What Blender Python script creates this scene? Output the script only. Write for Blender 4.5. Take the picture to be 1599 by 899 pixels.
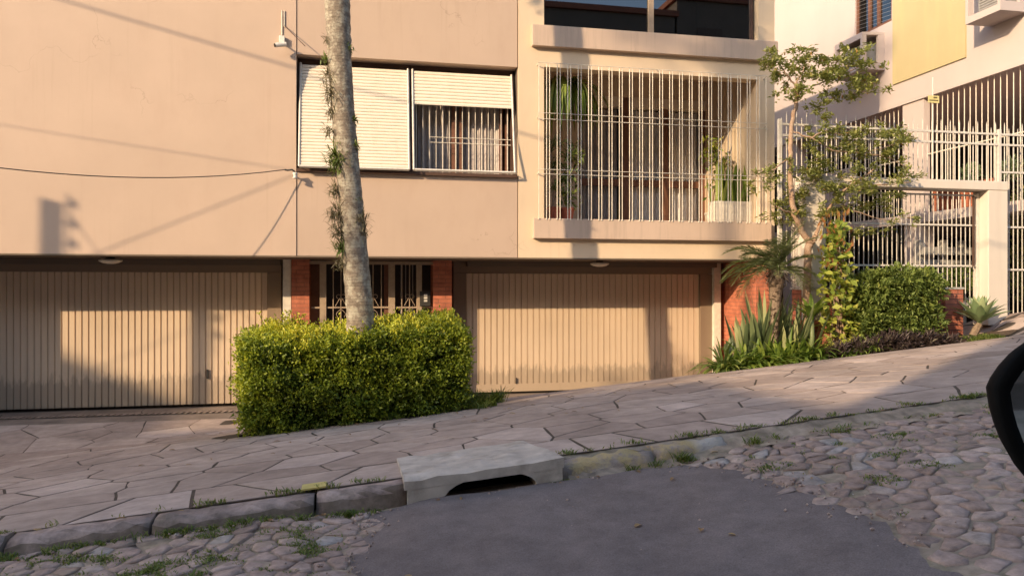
import bpy, math, random
import numpy as np
from mathutils import Vector

# ------------------------------------------------------------------ camera, sky, sun, exposure
for _o in list(bpy.data.objects):
    bpy.data.objects.remove(_o)
SC = bpy.context.scene
COL = SC.collection
TH = math.radians(11.5)
CT, ST = math.cos(TH), math.sin(TH)
FPX = 1180.0
CAMY = -11.2
cam_d = bpy.data.cameras.new('camera')
cam = bpy.data.objects.new('camera', cam_d)
COL.objects.link(cam)
cam.location = (0, CAMY, 0)
cam.rotation_euler = (math.radians(90), 0, -TH)
cam_d.sensor_width = 36
cam_d.lens = 36 * FPX / 1599
cam_d.clip_start = 0.05
cam_d.clip_end = 800
SC.camera = cam

SUN = Vector((1.38, 1.0, -0.66)).normalized()          # direction the sunlight travels
world = bpy.data.worlds.new('World')
SC.world = world
world.use_nodes = True
wn = world.node_tree
bg = wn.nodes['Background']
sky = wn.nodes.new('ShaderNodeTexSky')
sky.sky_type = 'NISHITA'
sky.sun_disc = False
sky.sun_elevation = math.asin(-SUN.z)
sky.sun_rotation = math.atan2(-SUN.x, -SUN.y)
sky.air_density = 1.0
sky.dust_density = 1.5
sky.ozone_density = 1.0
wn.links.new(sky.outputs[0], bg.inputs[0])
bg.inputs[1].default_value = 0.15
sl = bpy.data.lights.new('sun', 'SUN')
sl.energy = 2.7
sl.angle = math.radians(0.5)
sl.color = (1.0, 0.75, 0.475)
so = bpy.data.objects.new('sun', sl)
COL.objects.link(so)
so.rotation_euler = SUN.to_track_quat('-Z', 'Y').to_euler()
so.location = (-20, -20, 20)
SC.view_settings.view_transform = 'Standard'
SC.view_settings.look = 'None'
SC.view_settings.gamma = 1.0
SC.view_settings.use_curve_mapping = False
SC.view_settings.exposure = 1.17

rng = np.random.default_rng(11)
random.seed(5)

# ------------------------------------------------------------------ helpers: survey points, meshes, things
def ray(px):
    r = (px - 800.0) / FPX
    return r * CT + ST, -r * ST + CT
def W(px, py, Y):
    """a surveyed point: the sight line through (px, py) met with the vertical plane at depth Y"""
    dx, dy = ray(px)
    t = (Y - CAMY) / dy
    return Vector((dx * t, Y, -(py - 450.0) / FPX * t))
def XW(px, Y=0.0):
    return W(px, 450, Y).x
def ss(a, b, x):
    t = min(1.0, max(0.0, (x - a) / (b - a)))
    return t * t * (3 - 2 * t)
def ground_z(X, Y):
    c = float(np.interp(Y, [-6.6, -2.5, -1.2, 0.0, 1.3], [-1.20, -1.48, -1.66, -1.86, -1.90]))
    g = c + .092 * X
    w = ss(-3.2, -.2, Y) * (1 - ss(-1.8, -.6, X))
    hi = max(g, -1.83) + 0.0
    g = g * (1 - w) + hi * w
    if X > 1.0:
        w2 = ss(0.02, .35, Y) * ss(1.0, 1.4, X)
        g = g * (1 - w2) + (-1.76) * w2
    g += .36 * ss(9.5, 10.5, X) * ss(-3.0, -1.0, Y)
    return g
def road_z(X, Y):
    return -1.355 + .092 * X - .012 * (abs(Y + 6.7)) + .105 * ss(1.4, 3.0, X) + .03 * ss(-.1, .45, X) * (1 - ss(1.2, 2.0, X)) * ss(-7.6, -6.75, Y) + .062 * (1 - ss(-.6, .25, X))

class MB:
    def __init__(s):
        s.v = []; s.f = []; s.r = []; s.cur = 0.5
    def add(s, vs, fs, rnd=None):
        b = len(s.v)
        s.v += [tuple(p) for p in vs]
        s.r += [s.cur if rnd is None else rnd] * len(vs)
        s.f += [tuple(i + b for i in f) for f in fs]
    def box(s, x0, x1, y0, y1, z0, z1, rnd=None):
        if x1 < x0: x0, x1 = x1, x0
        if y1 < y0: y0, y1 = y1, y0
        if z1 < z0: z0, z1 = z1, z0
        s.add([(x0, y0, z0), (x1, y0, z0), (x1, y1, z0), (x0, y1, z0), (x0, y0, z1), (x1, y0, z1), (x1, y1, z1), (x0, y1, z1)],
              [(0, 3, 2, 1), (4, 5, 6, 7), (0, 1, 5, 4), (1, 2, 6, 5), (2, 3, 7, 6), (3, 0, 4, 7)], rnd)
        return s
    def tube(s, pts, rad, n=8, cap=True, rnd=None):
        pts = [Vector(p) for p in pts]
        if not hasattr(rad, '__len__'): rad = [rad] * len(pts)
        vs = []; fs = []
        prev = None
        for i, p in enumerate(pts):
            d = (pts[min(i + 1, len(pts) - 1)] - pts[max(i - 1, 0)])
            d = d.normalized() if d.length > 1e-9 else Vector((0, 0, 1))
            if prev is None:
                a = Vector((0, 1, 0)) if abs(d.y) < .9 else Vector((1, 0, 0))
                u = d.cross(a).normalized()
            else:
                u = (prev - d * prev.dot(d)).normalized()
            prev = u
            w = d.cross(u)
            for k in range(n):
                t = 2 * math.pi * k / n
                vs.append(p + (u * math.cos(t) + w * math.sin(t)) * rad[i])
        for i in range(len(pts) - 1):
            for k in range(n):
                a = i * n + k; b = i * n + (k + 1) % n
                fs.append((a, b, b + n, a + n))
        if cap:
            fs.append(tuple(range(n))[::-1])
            m = (len(pts) - 1) * n
            fs.append(tuple(range(m, m + n)))
        s.add(vs, fs, rnd)
        return s
    def bar(s, a, b, r, n=6):
        return s.tube([a, b], r, n)
    def prism(s, poly, y0, y1, axis='y'):
        """poly: outline in (x, z); extruded along y (or outline (y, z) extruded along x)"""
        n = len(poly)
        if axis == 'y':
            vs = [(p[0], y0, p[1]) for p in poly] + [(p[0], y1, p[1]) for p in poly]
        elif axis == 'x':
            vs = [(y0, p[0], p[1]) for p in poly] + [(y1, p[0], p[1]) for p in poly]
        else:
            vs = [(p[0], p[1], y0) for p in poly] + [(p[0], p[1], y1) for p in poly]
        fs = [tuple(range(n))[::-1], tuple(range(n, 2 * n))]
        fs += [(i, (i + 1) % n, (i + 1) % n + n, i + n) for i in range(n)]
        s.add(vs, fs)
        return s
    def lathe(s, c, prof, n=20):
        vs = []; fs = []
        for (r, z) in prof:
            for k in range(n):
                t = 2 * math.pi * k / n
                vs.append((c[0] + r * math.cos(t), c[1] + r * math.sin(t), c[2] + z))
        for i in range(len(prof) - 1):
            for k in range(n):
                a = i * n + k; b = i * n + (k + 1) % n
                fs.append((a, b, b + n, a + n))
        fs.append(tuple(range(n))[::-1]); m = (len(prof) - 1) * n
        fs.append(tuple(range(m, m + n)))
        s.add(vs, fs)
        return s
    def blade(s, base, d0, length, width, bend=0.5, segs=5, fold=.15, prof=None, rnd=None, side=None, taper=1.0):
        """a strap leaf: starts along d0 and bends towards the ground"""
        base = Vector(base); d = Vector(d0).normalized()
        side = Vector(side) if side is not None else d.cross(Vector((0, 0, 1)))
        if side.length < 1e-3: side = Vector((1, 0, 0))
        side.normalize()
        p = base.copy(); vs = []; fs = []
        for i in range(segs + 1):
            t = i / segs
            w = width * .5 * (prof(t) if prof else (min(1, .55 + 1.8 * t) if t < .25 else 1) * (1 - max(0, (t - .45) / .55) ** 2 * .97))
            nrm = side.cross(d).normalized()
            vs += [p - side * w + nrm * (fold * w), p, p + side * w + nrm * (fold * w)]
            if i < segs:
                p = p + d * (length / segs)
                d = (d + Vector((0, 0, -1)) * (bend / segs)).normalized()
        for i in range(segs):
            a = 3 * i
            fs += [(a, a + 1, a + 4, a + 3), (a + 1, a + 2, a + 5, a + 4)]
        s.add(vs, fs, random.random() if rnd is None else rnd)
        return s
    def build(s, name, mat, parent=None, smooth=False, loc=None, bevel=0, shade_angle=None):
        return mesh_obj(name, np.array(s.v, dtype=np.float64), s.f, mat, parent, smooth, np.array(s.r), loc, bevel)

def wloc(o):
    v = Vector((0, 0, 0))
    while o is not None:
        v = v + o.location; o = o.parent
    return v

def mesh_obj(name, V, F, mat, parent=None, smooth=False, rnd=None, loc=None, bevel=0):
    if parent is not None:
        off = wloc(parent)
    else:
        off = Vector(loc) if loc is not None else Vector((float(V[:, 0].mean()), float(V[:, 1].mean()), float(V[:, 2].min())))
    V = V - np.array(off)
    me = bpy.data.meshes.new(name)
    if isinstance(F, np.ndarray):
        n, k = F.shape
        me.vertices.add(len(V)); me.vertices.foreach_set('co', V.astype(np.float32).ravel())
        me.loops.add(n * k); me.loops.foreach_set('vertex_index', F.astype(np.int32).ravel())
        me.polygons.add(n)
        me.polygons.foreach_set('loop_start', np.arange(0, n * k, k, dtype=np.int32))
        me.update(calc_edges=True)
    else:
        me.from_pydata([tuple(p) for p in V], [], F)
    if smooth:
        me.polygons.foreach_set('use_smooth', np.ones(len(me.polygons), dtype=bool))
    if rnd is not None:
        a = me.attributes.new('rnd', 'FLOAT', 'POINT')
        a.data.foreach_set('value', np.asarray(rnd, dtype=np.float32))
    me.update(); me.validate()
    o = bpy.data.objects.new(name, me)
    COL.objects.link(o)
    if mat: me.materials.append(mat)
    if parent is not None: o.parent = parent
    else: o.location = off
    if bevel:
        b = o.modifiers.new('bevel', 'BEVEL'); b.width = bevel; b.segments = 2; b.limit_method = 'ANGLE'
    return o

def tag(o, label=None, cat=None, group=None, kind=None):
    if label: o['label'] = label
    if cat: o['category'] = cat
    if group: o['group'] = group
    if kind: o['kind'] = kind
    return o
def thing(name, loc, label, cat, group=None):
    o = bpy.data.objects.new(name, None)
    o.empty_display_size = .1
    COL.objects.link(o); o.location = loc
    return tag(o, label, cat, group)

# ------------------------------------------------------------------ helpers: materials
def nd(nt, typ, **kw):
    n = nt.nodes.new(typ)
    for k, v in kw.items():
        setattr(n, k, v)
    return n
def newmat(name):
    m = bpy.data.materials.new(name); m.use_nodes = True
    nt = m.node_tree
    return m, nt, nt.nodes['Principled BSDF']
def c4(c): return (c[0], c[1], c[2], 1)
def mixc(nt, fac, a, b, mode='MIX'):
    n = nd(nt, 'ShaderNodeMix', data_type='RGBA', blend_type=mode)
    for sock, val in ((n.inputs[0], fac), (n.inputs[6], a), (n.inputs[7], b)):
        if hasattr(val, 'is_linked'): nt.links.new(val, sock)
        elif hasattr(val, '__len__'): sock.default_value = c4(val)
        else: sock.default_value = val
    return n.outputs[2]
def coords(nt, scale=(1, 1, 1), rot=(0, 0, 0), kind='Object'):
    tc = nd(nt, 'ShaderNodeTexCoord'); mp = nd(nt, 'ShaderNodeMapping')
    mp.inputs['Scale'].default_value = scale; mp.inputs['Rotation'].default_value = rot
    nt.links.new(tc.outputs[kind], mp.inputs[0])
    return mp.outputs[0]
def noise(nt, vec, scale, detail=4, rough=.55, dist=0):
    n = nd(nt, 'ShaderNodeTexNoise')
    n.inputs['Scale'].default_value = scale; n.inputs['Detail'].default_value = detail
    n.inputs['Roughness'].default_value = rough; n.inputs['Distortion'].default_value = dist
    nt.links.new(vec, n.inputs['Vector'])
    return n.outputs[0]
def ramp(nt, fac, stops):
    n = nd(nt, 'ShaderNodeValToRGB')
    e = n.color_ramp.elements
    while len(e) < len(stops): e.new(.5)
    for i, (p, c) in enumerate(stops):
        e[i].position = p
        e[i].color = c4(c) if hasattr(c, '__len__') else (c, c, c, 1)
    nt.links.new(fac, n.inputs[0])
    return n.outputs[0]
def bump(nt, bs, h, strength=.3, dist=.01):
    b = nd(nt, 'ShaderNodeBump'); b.inputs['Strength'].default_value = strength; b.inputs['Distance'].default_value = dist
    nt.links.new(h, b.inputs['Height']); nt.links.new(b.outputs[0], bs.inputs['Normal'])
def paint(name, col, rough=.75, var=.08, vscale=1.2, stain=None, stain_amt=.0, bumpamt=.15, bscale=90, streak=(2.5, 2.5, .25)):
    m, nt, bs = newmat(name)
    v = coords(nt)
    n1 = noise(nt, v, vscale, 5)
    dark = tuple(c * (1 - var) for c in col); lite = tuple(min(.95, c * (1 + var)) for c in col)
    c = ramp(nt, n1, [(.3, dark), (.7, lite)])
    if stain:
        v2 = coords(nt, streak)
        n2 = noise(nt, v2, 3.0, 6, .65)
        f = ramp(nt, n2, [(.5, 0.0), (.78, stain_amt)])
        c = mixc(nt, f, c, stain)
    nt.links.new(c, bs.inputs['Base Color'])
    n3 = noise(nt, v, bscale, 3)
    bump(nt, bs, n3, bumpamt, .004)
    bs.inputs['Roughness'].default_value = rough
    bs.inputs['Specular IOR Level'].default_value = .25
    return m
def weather(m, col, amt=.30):
    nt = m.node_tree; bs = nt.nodes['Principled BSDF']
    src = bs.inputs['Base Color'].links[0].from_socket
    n = noise(nt, coords(nt, (7, 7, .22)), 1.6, 5, .7)
    n2 = noise(nt, coords(nt), .55, 3, .5)
    f = mixc(nt, 1.0, ramp(nt, n, [(.54, 0.0), (.72, amt)]), ramp(nt, n2, [(.42, 0.0), (.62, 1.0)]), 'MULTIPLY')
    c = mixc(nt, f, src, col)
    v = nd(nt, 'ShaderNodeTexVoronoi', feature='DISTANCE_TO_EDGE'); v.inputs['Scale'].default_value = .42
    w = nd(nt, 'ShaderNodeVectorMath', operation='ADD')
    nn = nd(nt, 'ShaderNodeTexNoise'); nn.inputs['Scale'].default_value = 2.2; nn.inputs['Detail'].default_value = 6
    tc = nd(nt, 'ShaderNodeTexCoord')
    nt.links.new(tc.outputs['Object'], nn.inputs['Vector']); nt.links.new(tc.outputs['Object'], w.inputs[0]); nt.links.new(nn.outputs['Color'], w.inputs[1])
    nt.links.new(w.outputs[0], v.inputs['Vector'])
    crack = ramp(nt, v.outputs['Distance'], [(.0, .32), (.0035, 0.0)])
    f2 = mixc(nt, 1.0, crack, ramp(nt, noise(nt, coords(nt), .8, 3), [(.52, 0.0), (.6, 1.0)]), 'MULTIPLY')
    c = mixc(nt, f2, c, tuple(x * .5 for x in col))
    nt.links.new(c, bs.inputs['Base Color'])
def plain(name, col, rough=.6, metal=0, spec=.3):
    m, nt, bs = newmat(name)
    v = coords(nt); n = noise(nt, v, 14, 4)
    c = ramp(nt, n, [(.3, tuple(x * .86 for x in col)), (.7, tuple(min(.97, x * 1.08) for x in col))])
    nt.links.new(c, bs.inputs['Base Color'])
    bs.inputs['Roughness'].default_value = rough; bs.inputs['Metallic'].default_value = metal
    bs.inputs['Specular IOR Level'].default_value = spec
    return m
def leafmat(name, stops, transl=.35, rough=.45, spec=.35):
    m, nt, bs = newmat(name)
    at = nd(nt, 'ShaderNodeAttribute', attribute_name='rnd')
    c = ramp(nt, at.outputs['Fac'], stops)
    nt.links.new(c, bs.inputs['Base Color'])
    bs.inputs['Roughness'].default_value = rough; bs.inputs['Specular IOR Level'].default_value = spec
    tr = nd(nt, 'ShaderNodeBsdfTranslucent')
    c2 = mixc(nt, 1.0, c, (1.35, 1.25, .6), 'MULTIPLY')
    nt.links.new(c2, tr.inputs[0])
    mx = nd(nt, 'ShaderNodeMixShader'); mx.inputs[0].default_value = transl
    nt.links.new(bs.outputs[0], mx.inputs[1]); nt.links.new(tr.outputs[0], mx.inputs[2])
    nt.links.new(mx.outputs[0], nt.nodes['Material Output'].inputs[0])
    return m
def brickmat(name, c1, c2, mortar, along='x', scale=1.0, bw=.23, bh=.065):
    m, nt, bs = newmat(name)
    rot = (math.radians(90), 0, 0) if along == 'x' else (math.radians(90), 0, math.radians(90))
    tc = nd(nt, 'ShaderNodeTexCoord'); sp = nd(nt, 'ShaderNodeSeparateXYZ'); cb = nd(nt, 'ShaderNodeCombineXYZ')
    nt.links.new(tc.outputs['Object'], sp.inputs[0])
    ad = nd(nt, 'ShaderNodeMath', operation='ADD')
    nt.links.new(sp.outputs[0], ad.inputs[0]); nt.links.new(sp.outputs[1], ad.inputs[1])
    nt.links.new(ad.outputs[0], cb.inputs[0]); nt.links.new(sp.outputs[2], cb.inputs[1])
    b = nd(nt, 'ShaderNodeTexBrick')
    b.inputs['Scale'].default_value = 1.0; b.inputs['Brick Width'].default_value = bw; b.inputs['Row Height'].default_value = bh
    b.inputs['Mortar Size'].default_value = .006; b.inputs['Mortar Smooth'].default_value = .3
    b.inputs['Color1'].default_value = c4(c1); b.inputs['Color2'].default_value = c4(c2); b.inputs['Mortar'].default_value = c4(mortar)
    nt.links.new(cb.outputs[0], b.inputs['Vector'])
    n = noise(nt, tc.outputs['Object'], 9, 5)
    f = ramp(nt, n, [(.3, .7), (.7, 1.15)])
    c = mixc(nt, 1.0, b.outputs['Color'], f, 'MULTIPLY')
    nt.links.new(c, bs.inputs['Base Color'])
    inv = nd(nt, 'ShaderNodeMath', operation='SUBTRACT'); inv.inputs[0].default_value = 1
    nt.links.new(b.outputs['Fac'], inv.inputs[1])
    bump(nt, bs, inv.outputs[0], .6, .008)
    bs.inputs['Roughness'].default_value = .85
    return m
def glassmat(name, tint=(.6, .65, .65), base=.08):
    m, nt, bs = newmat(name)
    tr = nd(nt, 'ShaderNodeBsdfTransparent'); tr.inputs[0].default_value = c4(tint)
    gl = nd(nt, 'ShaderNodeBsdfGlossy'); gl.inputs['Roughness'].default_value = .01
    lw = nd(nt, 'ShaderNodeLayerWeight'); lw.inputs[0].default_value = .5
    pw = nd(nt, 'ShaderNodeMath', operation='POWER'); pw.inputs[1].default_value = 4.0
    nt.links.new(lw.outputs['Facing'], pw.inputs[0])
    ad = nd(nt, 'ShaderNodeMath', operation='ADD'); ad.inputs[1].default_value = base; ad.use_clamp = True
    nt.links.new(pw.outputs[0], ad.inputs[0])
    mx = nd(nt, 'ShaderNodeMixShader')
    nt.links.new(ad.outputs[0], mx.inputs[0]); nt.links.new(tr.outputs[0], mx.inputs[1]); nt.links.new(gl.outputs[0], mx.inputs[2])
    nt.links.new(mx.outputs[0], nt.nodes['Material Output'].inputs[0])
    return m
def stonemat(name, stops, rough=.8, nscale=14, amt=.25, bumpamt=.35, moss=None, spec=.25):
    """paving: colour per stone from the rnd attribute, mottled by noise"""
    m, nt, bs = newmat(name)
    at = nd(nt, 'ShaderNodeAttribute', attribute_name='rnd')
    c = ramp(nt, at.outputs['Fac'], stops)
    v = coords(nt)
    n1 = noise(nt, v, nscale, 6, .65)
    f = ramp(nt, n1, [(.28, 1 - amt), (.72, 1 + amt * .7)])
    c = mixc(nt, 1.0, c, f, 'MULTIPLY')
    n0 = noise(nt, v, .9, 5, .6)
    f0 = ramp(nt, n0, [(.35, .78), (.65, 1.1)])
    c = mixc(nt, 1.0, c, f0, 'MULTIPLY')
    if moss:
        n2 = noise(nt, v, 3.2, 6, .7)
        c = mixc(nt, ramp(nt, n2, [(.52, 0.0), (.7, .65)]), c, moss)
    nt.links.new(c, bs.inputs['Base Color'])
    n3 = noise(nt, v, 55, 6, .7)
    bump(nt, bs, n3, bumpamt, .006)
    bs.inputs['Roughness'].default_value = rough; bs.inputs['Specular IOR Level'].default_value = spec
    return m

M = {}
M['wall_tan'] = paint('peach wall paint', (.525, .395, .305), var=.045, stain=(.47, .33, .25), stain_amt=.3, streak=(1.2, 1.2, .5))
M['wall_panel'] = paint('beige panel paint', (.505, .38, .295), var=.04, stain=(.43, .31, .23), stain_amt=.3, streak=(1.2, 1.2, .5))
M['wall_cream'] = paint('cream wall paint', (.67, .525, .37), var=.04, stain=(.55, .43, .31), stain_amt=.3, streak=(1.5, 1.5, .5))
weather(M['wall_tan'], (.40, .29, .21)); weather(M['wall_panel'], (.38, .28, .20)); weather(M['wall_cream'], (.52, .41, .29))
M['ledge'] = paint('beige ledge paint', (.54, .41, .32), var=.06, stain=(.33, .26, .21), stain_amt=.5, streak=(6, 6, .4))
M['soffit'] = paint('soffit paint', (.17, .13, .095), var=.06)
M['door'] = paint('garage door paint', (.66, .49, .335), rough=.5, var=.05, stain=(.36, .29, .22), stain_amt=.3, bumpamt=.05)
def doormat():
    m, nt, bs = newmat('garage door paint')
    tc = nd(nt, 'ShaderNodeTexCoord'); v = tc.outputs['Object']
    c = ramp(nt, noise(nt, v, 1.1, 5), [(.3, (.60, .46, .325)), (.7, (.68, .525, .375))])
    n2 = noise(nt, coords(nt, (5, 5, .35)), 3.0, 6, .65)
    c = mixc(nt, ramp(nt, n2, [(.5, 0.0), (.8, .35)]), c, (.42, .33, .24))
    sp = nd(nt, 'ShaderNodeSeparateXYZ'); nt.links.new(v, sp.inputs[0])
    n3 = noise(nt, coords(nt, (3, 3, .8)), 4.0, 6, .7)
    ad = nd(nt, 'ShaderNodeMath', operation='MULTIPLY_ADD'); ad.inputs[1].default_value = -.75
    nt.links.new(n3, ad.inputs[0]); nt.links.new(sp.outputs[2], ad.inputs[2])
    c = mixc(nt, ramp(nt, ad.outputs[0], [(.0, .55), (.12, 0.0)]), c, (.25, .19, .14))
    n4 = noise(nt, v, 30, 4, .8)
    c = mixc(nt, ramp(nt, n4, [(.70, 0.0), (.74, .5)]), c, (.34, .27, .2))
    nt.links.new(c, bs.inputs['Base Color'])
    bump(nt, bs, noise(nt, v, 6, 3), .25, .01)
    bs.inputs['Roughness'].default_value = .55; bs.inputs['Specular IOR Level'].default_value = .25
    return m
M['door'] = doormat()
M['frame'] = paint('garage frame paint', (.24, .175, .12), rough=.6, var=.05)
M['white_wall'] = paint('white neighbour wall', (.53, .45, .42), var=.04, stain=(.52, .48, .44), stain_amt=.35)
M['portal'] = paint('cream white portal paint', (.66, .585, .50), var=.04, stain=(.5, .44, .37), stain_amt=.3)
M['yellow'] = paint('yellow panel paint', (.48, .40, .225), var=.05, stain=(.52, .50, .24), stain_amt=.4)
M['brick'] = brickmat('red brick', (.45, .14, .075), (.54, .18, .10), (.34, .13, .08))
M['brick_old'] = brickmat('weathered red brick', (.38, .125, .075), (.45, .15, .09), (.10, .055, .045), bw=.6, bh=.082)
M['gate_tan'] = plain('tan painted metal', (.40, .30, .21), .5)
M['white_metal'] = plain('white painted metal', (.66, .61, .54), .45)
M['cream_metal'] = plain('cream painted metal', (.72, .65, .54), .45)
M['bronze'] = plain('brown aluminium', (.10, .06, .045), .4)
M['wood'] = plain('brown window wood', (.20, .095, .06), .5)
M['dark'] = plain('dark interior', (.045, .038, .034), .9)
M['room'] = plain('interior wall', (.14, .11, .09), .9)
M['concrete'] = paint('old concrete', (.42, .40, .37), var=.2, vscale=5, stain=(.17, .16, .14), stain_amt=.6, bumpamt=.6, bscale=60, streak=(1.5, 1.5, 1.5))
M['concrete_pale'] = paint('pale worn concrete', (.50, .445, .385), var=.22, vscale=6, stain=(.22, .185, .15), stain_amt=.85, bumpamt=.5, bscale=50, streak=(1.5, 1.5, 1.5))
M['grey_paint'] = plain('grey paint', (.32, .31, .30), .7)
M['shutter'] = paint('cream roller shutter', (.80, .71, .58), rough=.5, var=.03, stain=(.6, .47, .34), stain_amt=.25, bumpamt=.03)
M['curtain'] = plain('pale curtain cloth', (.86, .82, .78), .9)
M['curtain_grey'] = plain('grey curtain cloth', (.52, .46, .42), .9)
M['glass'] = glassmat('window glass', (.96, .96, .96), .03)
M['glass_dark'] = glassmat('tinted balcony glass', (.25, .25, .26), .17)
M['black'] = plain('black rubber', (.02, .02, .02), .5)
M['blackmetal'] = plain('dark metal', (.05, .045, .04), .5)
M['cable'] = plain('cable sheath', (.045, .04, .04), .6)
M['black_plastic'] = plain('black car plastic', (.006, .006, .006), .8, spec=.08)
M['lamp_glass'] = plain('opal lamp glass', (.70, .64, .54), .35)
M['camera_white'] = plain('white plastic', (.70, .66, .60), .4)
M['terracotta'] = plain('terracotta pot', (.45, .14, .08), .8)
M['planter_white'] = plain('white planter', (.72, .66, .56), .8)
M['yellow_plate'] = plain('faded yellow plate', (.55, .46, .16), .6)
M['plate_pale'] = plain('pale yellow plate', (.70, .60, .26), .5)
M['soil'] = paint('garden soil', (.10, .07, .05), var=.4, vscale=20, bumpamt=1, bscale=40)
M['sign_dark'] = plain('plate print', (.16, .12, .05), .6)
M['roof'] = plain('clay roof', (.28, .11, .07), .85)
M['house'] = paint('far house paint', (.15, .12, .10), var=.1)
M['pole'] = paint('concrete pole', (.36, .34, .31), var=.1)
M['mirror'] = plain('mirror glass', (.75, .8, .82), .03, metal=1)

# bark
def barkmat(name, c1, c2, lichen, ring=16, ringamt=.5, lich=.55):
    m, nt, bs = newmat(name)
    v = coords(nt)
    n = noise(nt, v, 18, 6, .7)
    c = ramp(nt, n, [(.3, c1), (.7, c2)])
    n2 = noise(nt, v, 11, 7, .75)
    c = mixc(nt, ramp(nt, n2, [(.47, 0.0), (.58, lich)]), c, lichen)
    w = nd(nt, 'ShaderNodeTexWave', wave_type='BANDS', bands_direction='Z', wave_profile='SAW')
    w.inputs['Scale'].default_value = ring; w.inputs['Distortion'].default_value = 2.2; w.inputs['Detail'].default_value = 3
    w.inputs['Detail Scale'].default_value = 3
    nt.links.new(v, w.inputs['Vector'])
    f = ramp(nt, w.outputs['Fac'], [(.0, .62), (.22, 1.0)])
    c = mixc(nt, ringamt, c, mixc(nt, 1.0, c, f, 'MULTIPLY'))
    nt.links.new(c, bs.inputs['Base Color'])
    add = nd(nt, 'ShaderNodeMath', operation='ADD'); nt.links.new(n, add.inputs[0])
    ml = nd(nt, 'ShaderNodeMath', operation='MULTIPLY'); ml.inputs[1].default_value = ringamt
    nt.links.new(w.outputs['Fac'], ml.inputs[0]); nt.links.new(ml.outputs[0], add.inputs[1])
    bump(nt, bs, add.outputs[0], .8, .012)
    bs.inputs['Roughness'].default_value = .9; bs.inputs['Specular IOR Level'].default_value = .15
    return m
M['palm_bark'] = barkmat('palm bark', (.17, .135, .105), (.36, .30, .235), (.52, .48, .38), ring=9, ringamt=.8, lich=.75)
M['bark'] = barkmat('tree bark', (.28, .17, .11), (.42, .29, .20), (.5, .42, .34), ring=5, ringamt=.2, lich=.3)
M['date_bark'] = barkmat('shaggy palm bark', (.16, .11, .08), (.32, .24, .17), (.4, .33, .25), ring=11, ringamt=.8, lich=.25)
# leaves
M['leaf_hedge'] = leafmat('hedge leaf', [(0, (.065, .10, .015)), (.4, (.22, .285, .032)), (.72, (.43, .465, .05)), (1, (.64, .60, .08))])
M['leaf_twig'] = plain('hedge twigs', (.045, .04, .022), .9)
M['leaf_tree'] = leafmat('small tree leaf', [(0, (.13, .16, .045)), (.6, (.30, .33, .11)), (.93, (.44, .44, .17)), (1, (.40, .24, .09))])
M['leaf_dark'] = leafmat('dark shrub leaf', [(0, (.09, .13, .035)), (.6, (.21, .275, .07)), (1, (.42, .46, .13))])
M['leaf_yellow'] = leafmat('yellow green leaf', [(0, (.08, .13, .02)), (.45, (.24, .30, .045)), (.8, (.46, .46, .09)), (1, (.55, .52, .16))])
M['leaf_orange'] = leafmat('orange young leaf', [(0, (.30, .14, .05)), (.6, (.42, .20, .08)), (1, (.30, .28, .07))])
M['leaf_palm'] = leafmat('palm leaflet', [(0, (.12, .15, .07)), (.6, (.20, .235, .11)), (1, (.32, .33, .16))])
M['leaf_snake'] = leafmat('banded strap leaf', [(0, (.08, .115, .05)), (.6, (.19, .225, .10)), (1, (.40, .41, .20))], .12)
M['leaf_strap'] = leafmat('strap leaf', [(0, (.09, .15, .025)), (.6, (.20, .29, .05)), (1, (.38, .43, .10))], .3)
M['leaf_purple'] = leafmat('purple leaf', [(0, (.05, .035, .035)), (.6, (.085, .06, .06)), (1, (.15, .13, .09))], .2)
M['leaf_agave'] = leafmat('agave leaf', [(0, (.16, .24, .12)), (.6, (.26, .34, .18)), (1, (.38, .44, .24))], .15)
M['leaf_grass'] = leafmat('grass blade', [(0, (.07, .11, .02)), (.6, (.15, .21, .04)), (1, (.28, .29, .09))])
M['leaf_dry'] = leafmat('grey epiphyte leaf', [(0, (.10, .085, .055)), (.5, (.19, .175, .11)), (1, (.33, .30, .20))], .25)
M['leaf_pink'] = plain('pink flower', (.6, .10, .18), .7)
# paving
M['slab'] = stonemat('tan paving slab', [(0, (.36, .275, .23)), (.35, (.42, .325, .272)), (.8, (.45, .355, .30)), (1, (.52, .415, .36))], .8, 7, .24, .6, moss=None)
M['joint'] = paint('paving joint', (.07, .056, .045), var=.3, vscale=8, bumpamt=.5)
M['cobble'] = stonemat('basalt cobble', [(0, (.34, .245, .20)), (.5, (.43, .315, .265)), (.92, (.48, .365, .31)), (1, (.43, .39, .36))], .92, 18, .4, 1.0, moss=(.34, .27, .20))
M['cobble_bed'] = paint('cobble bed earth', (.31, .245, .185), var=.4, vscale=10, bumpamt=1, stain=(.07, .09, .03), stain_amt=.7, streak=(2, 2, 2))
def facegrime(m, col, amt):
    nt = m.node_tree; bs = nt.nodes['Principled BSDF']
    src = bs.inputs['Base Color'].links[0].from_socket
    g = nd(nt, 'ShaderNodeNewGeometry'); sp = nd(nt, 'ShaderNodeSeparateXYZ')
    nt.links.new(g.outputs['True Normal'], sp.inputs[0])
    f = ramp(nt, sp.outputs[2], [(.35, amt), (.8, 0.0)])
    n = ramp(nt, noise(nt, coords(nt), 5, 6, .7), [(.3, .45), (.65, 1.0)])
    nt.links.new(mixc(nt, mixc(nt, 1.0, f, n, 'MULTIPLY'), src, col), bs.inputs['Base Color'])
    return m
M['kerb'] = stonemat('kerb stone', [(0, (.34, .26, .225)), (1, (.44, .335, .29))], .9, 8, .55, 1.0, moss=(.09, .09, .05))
facegrime(M['kerb'], (.10, .08, .055), .85)
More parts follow.
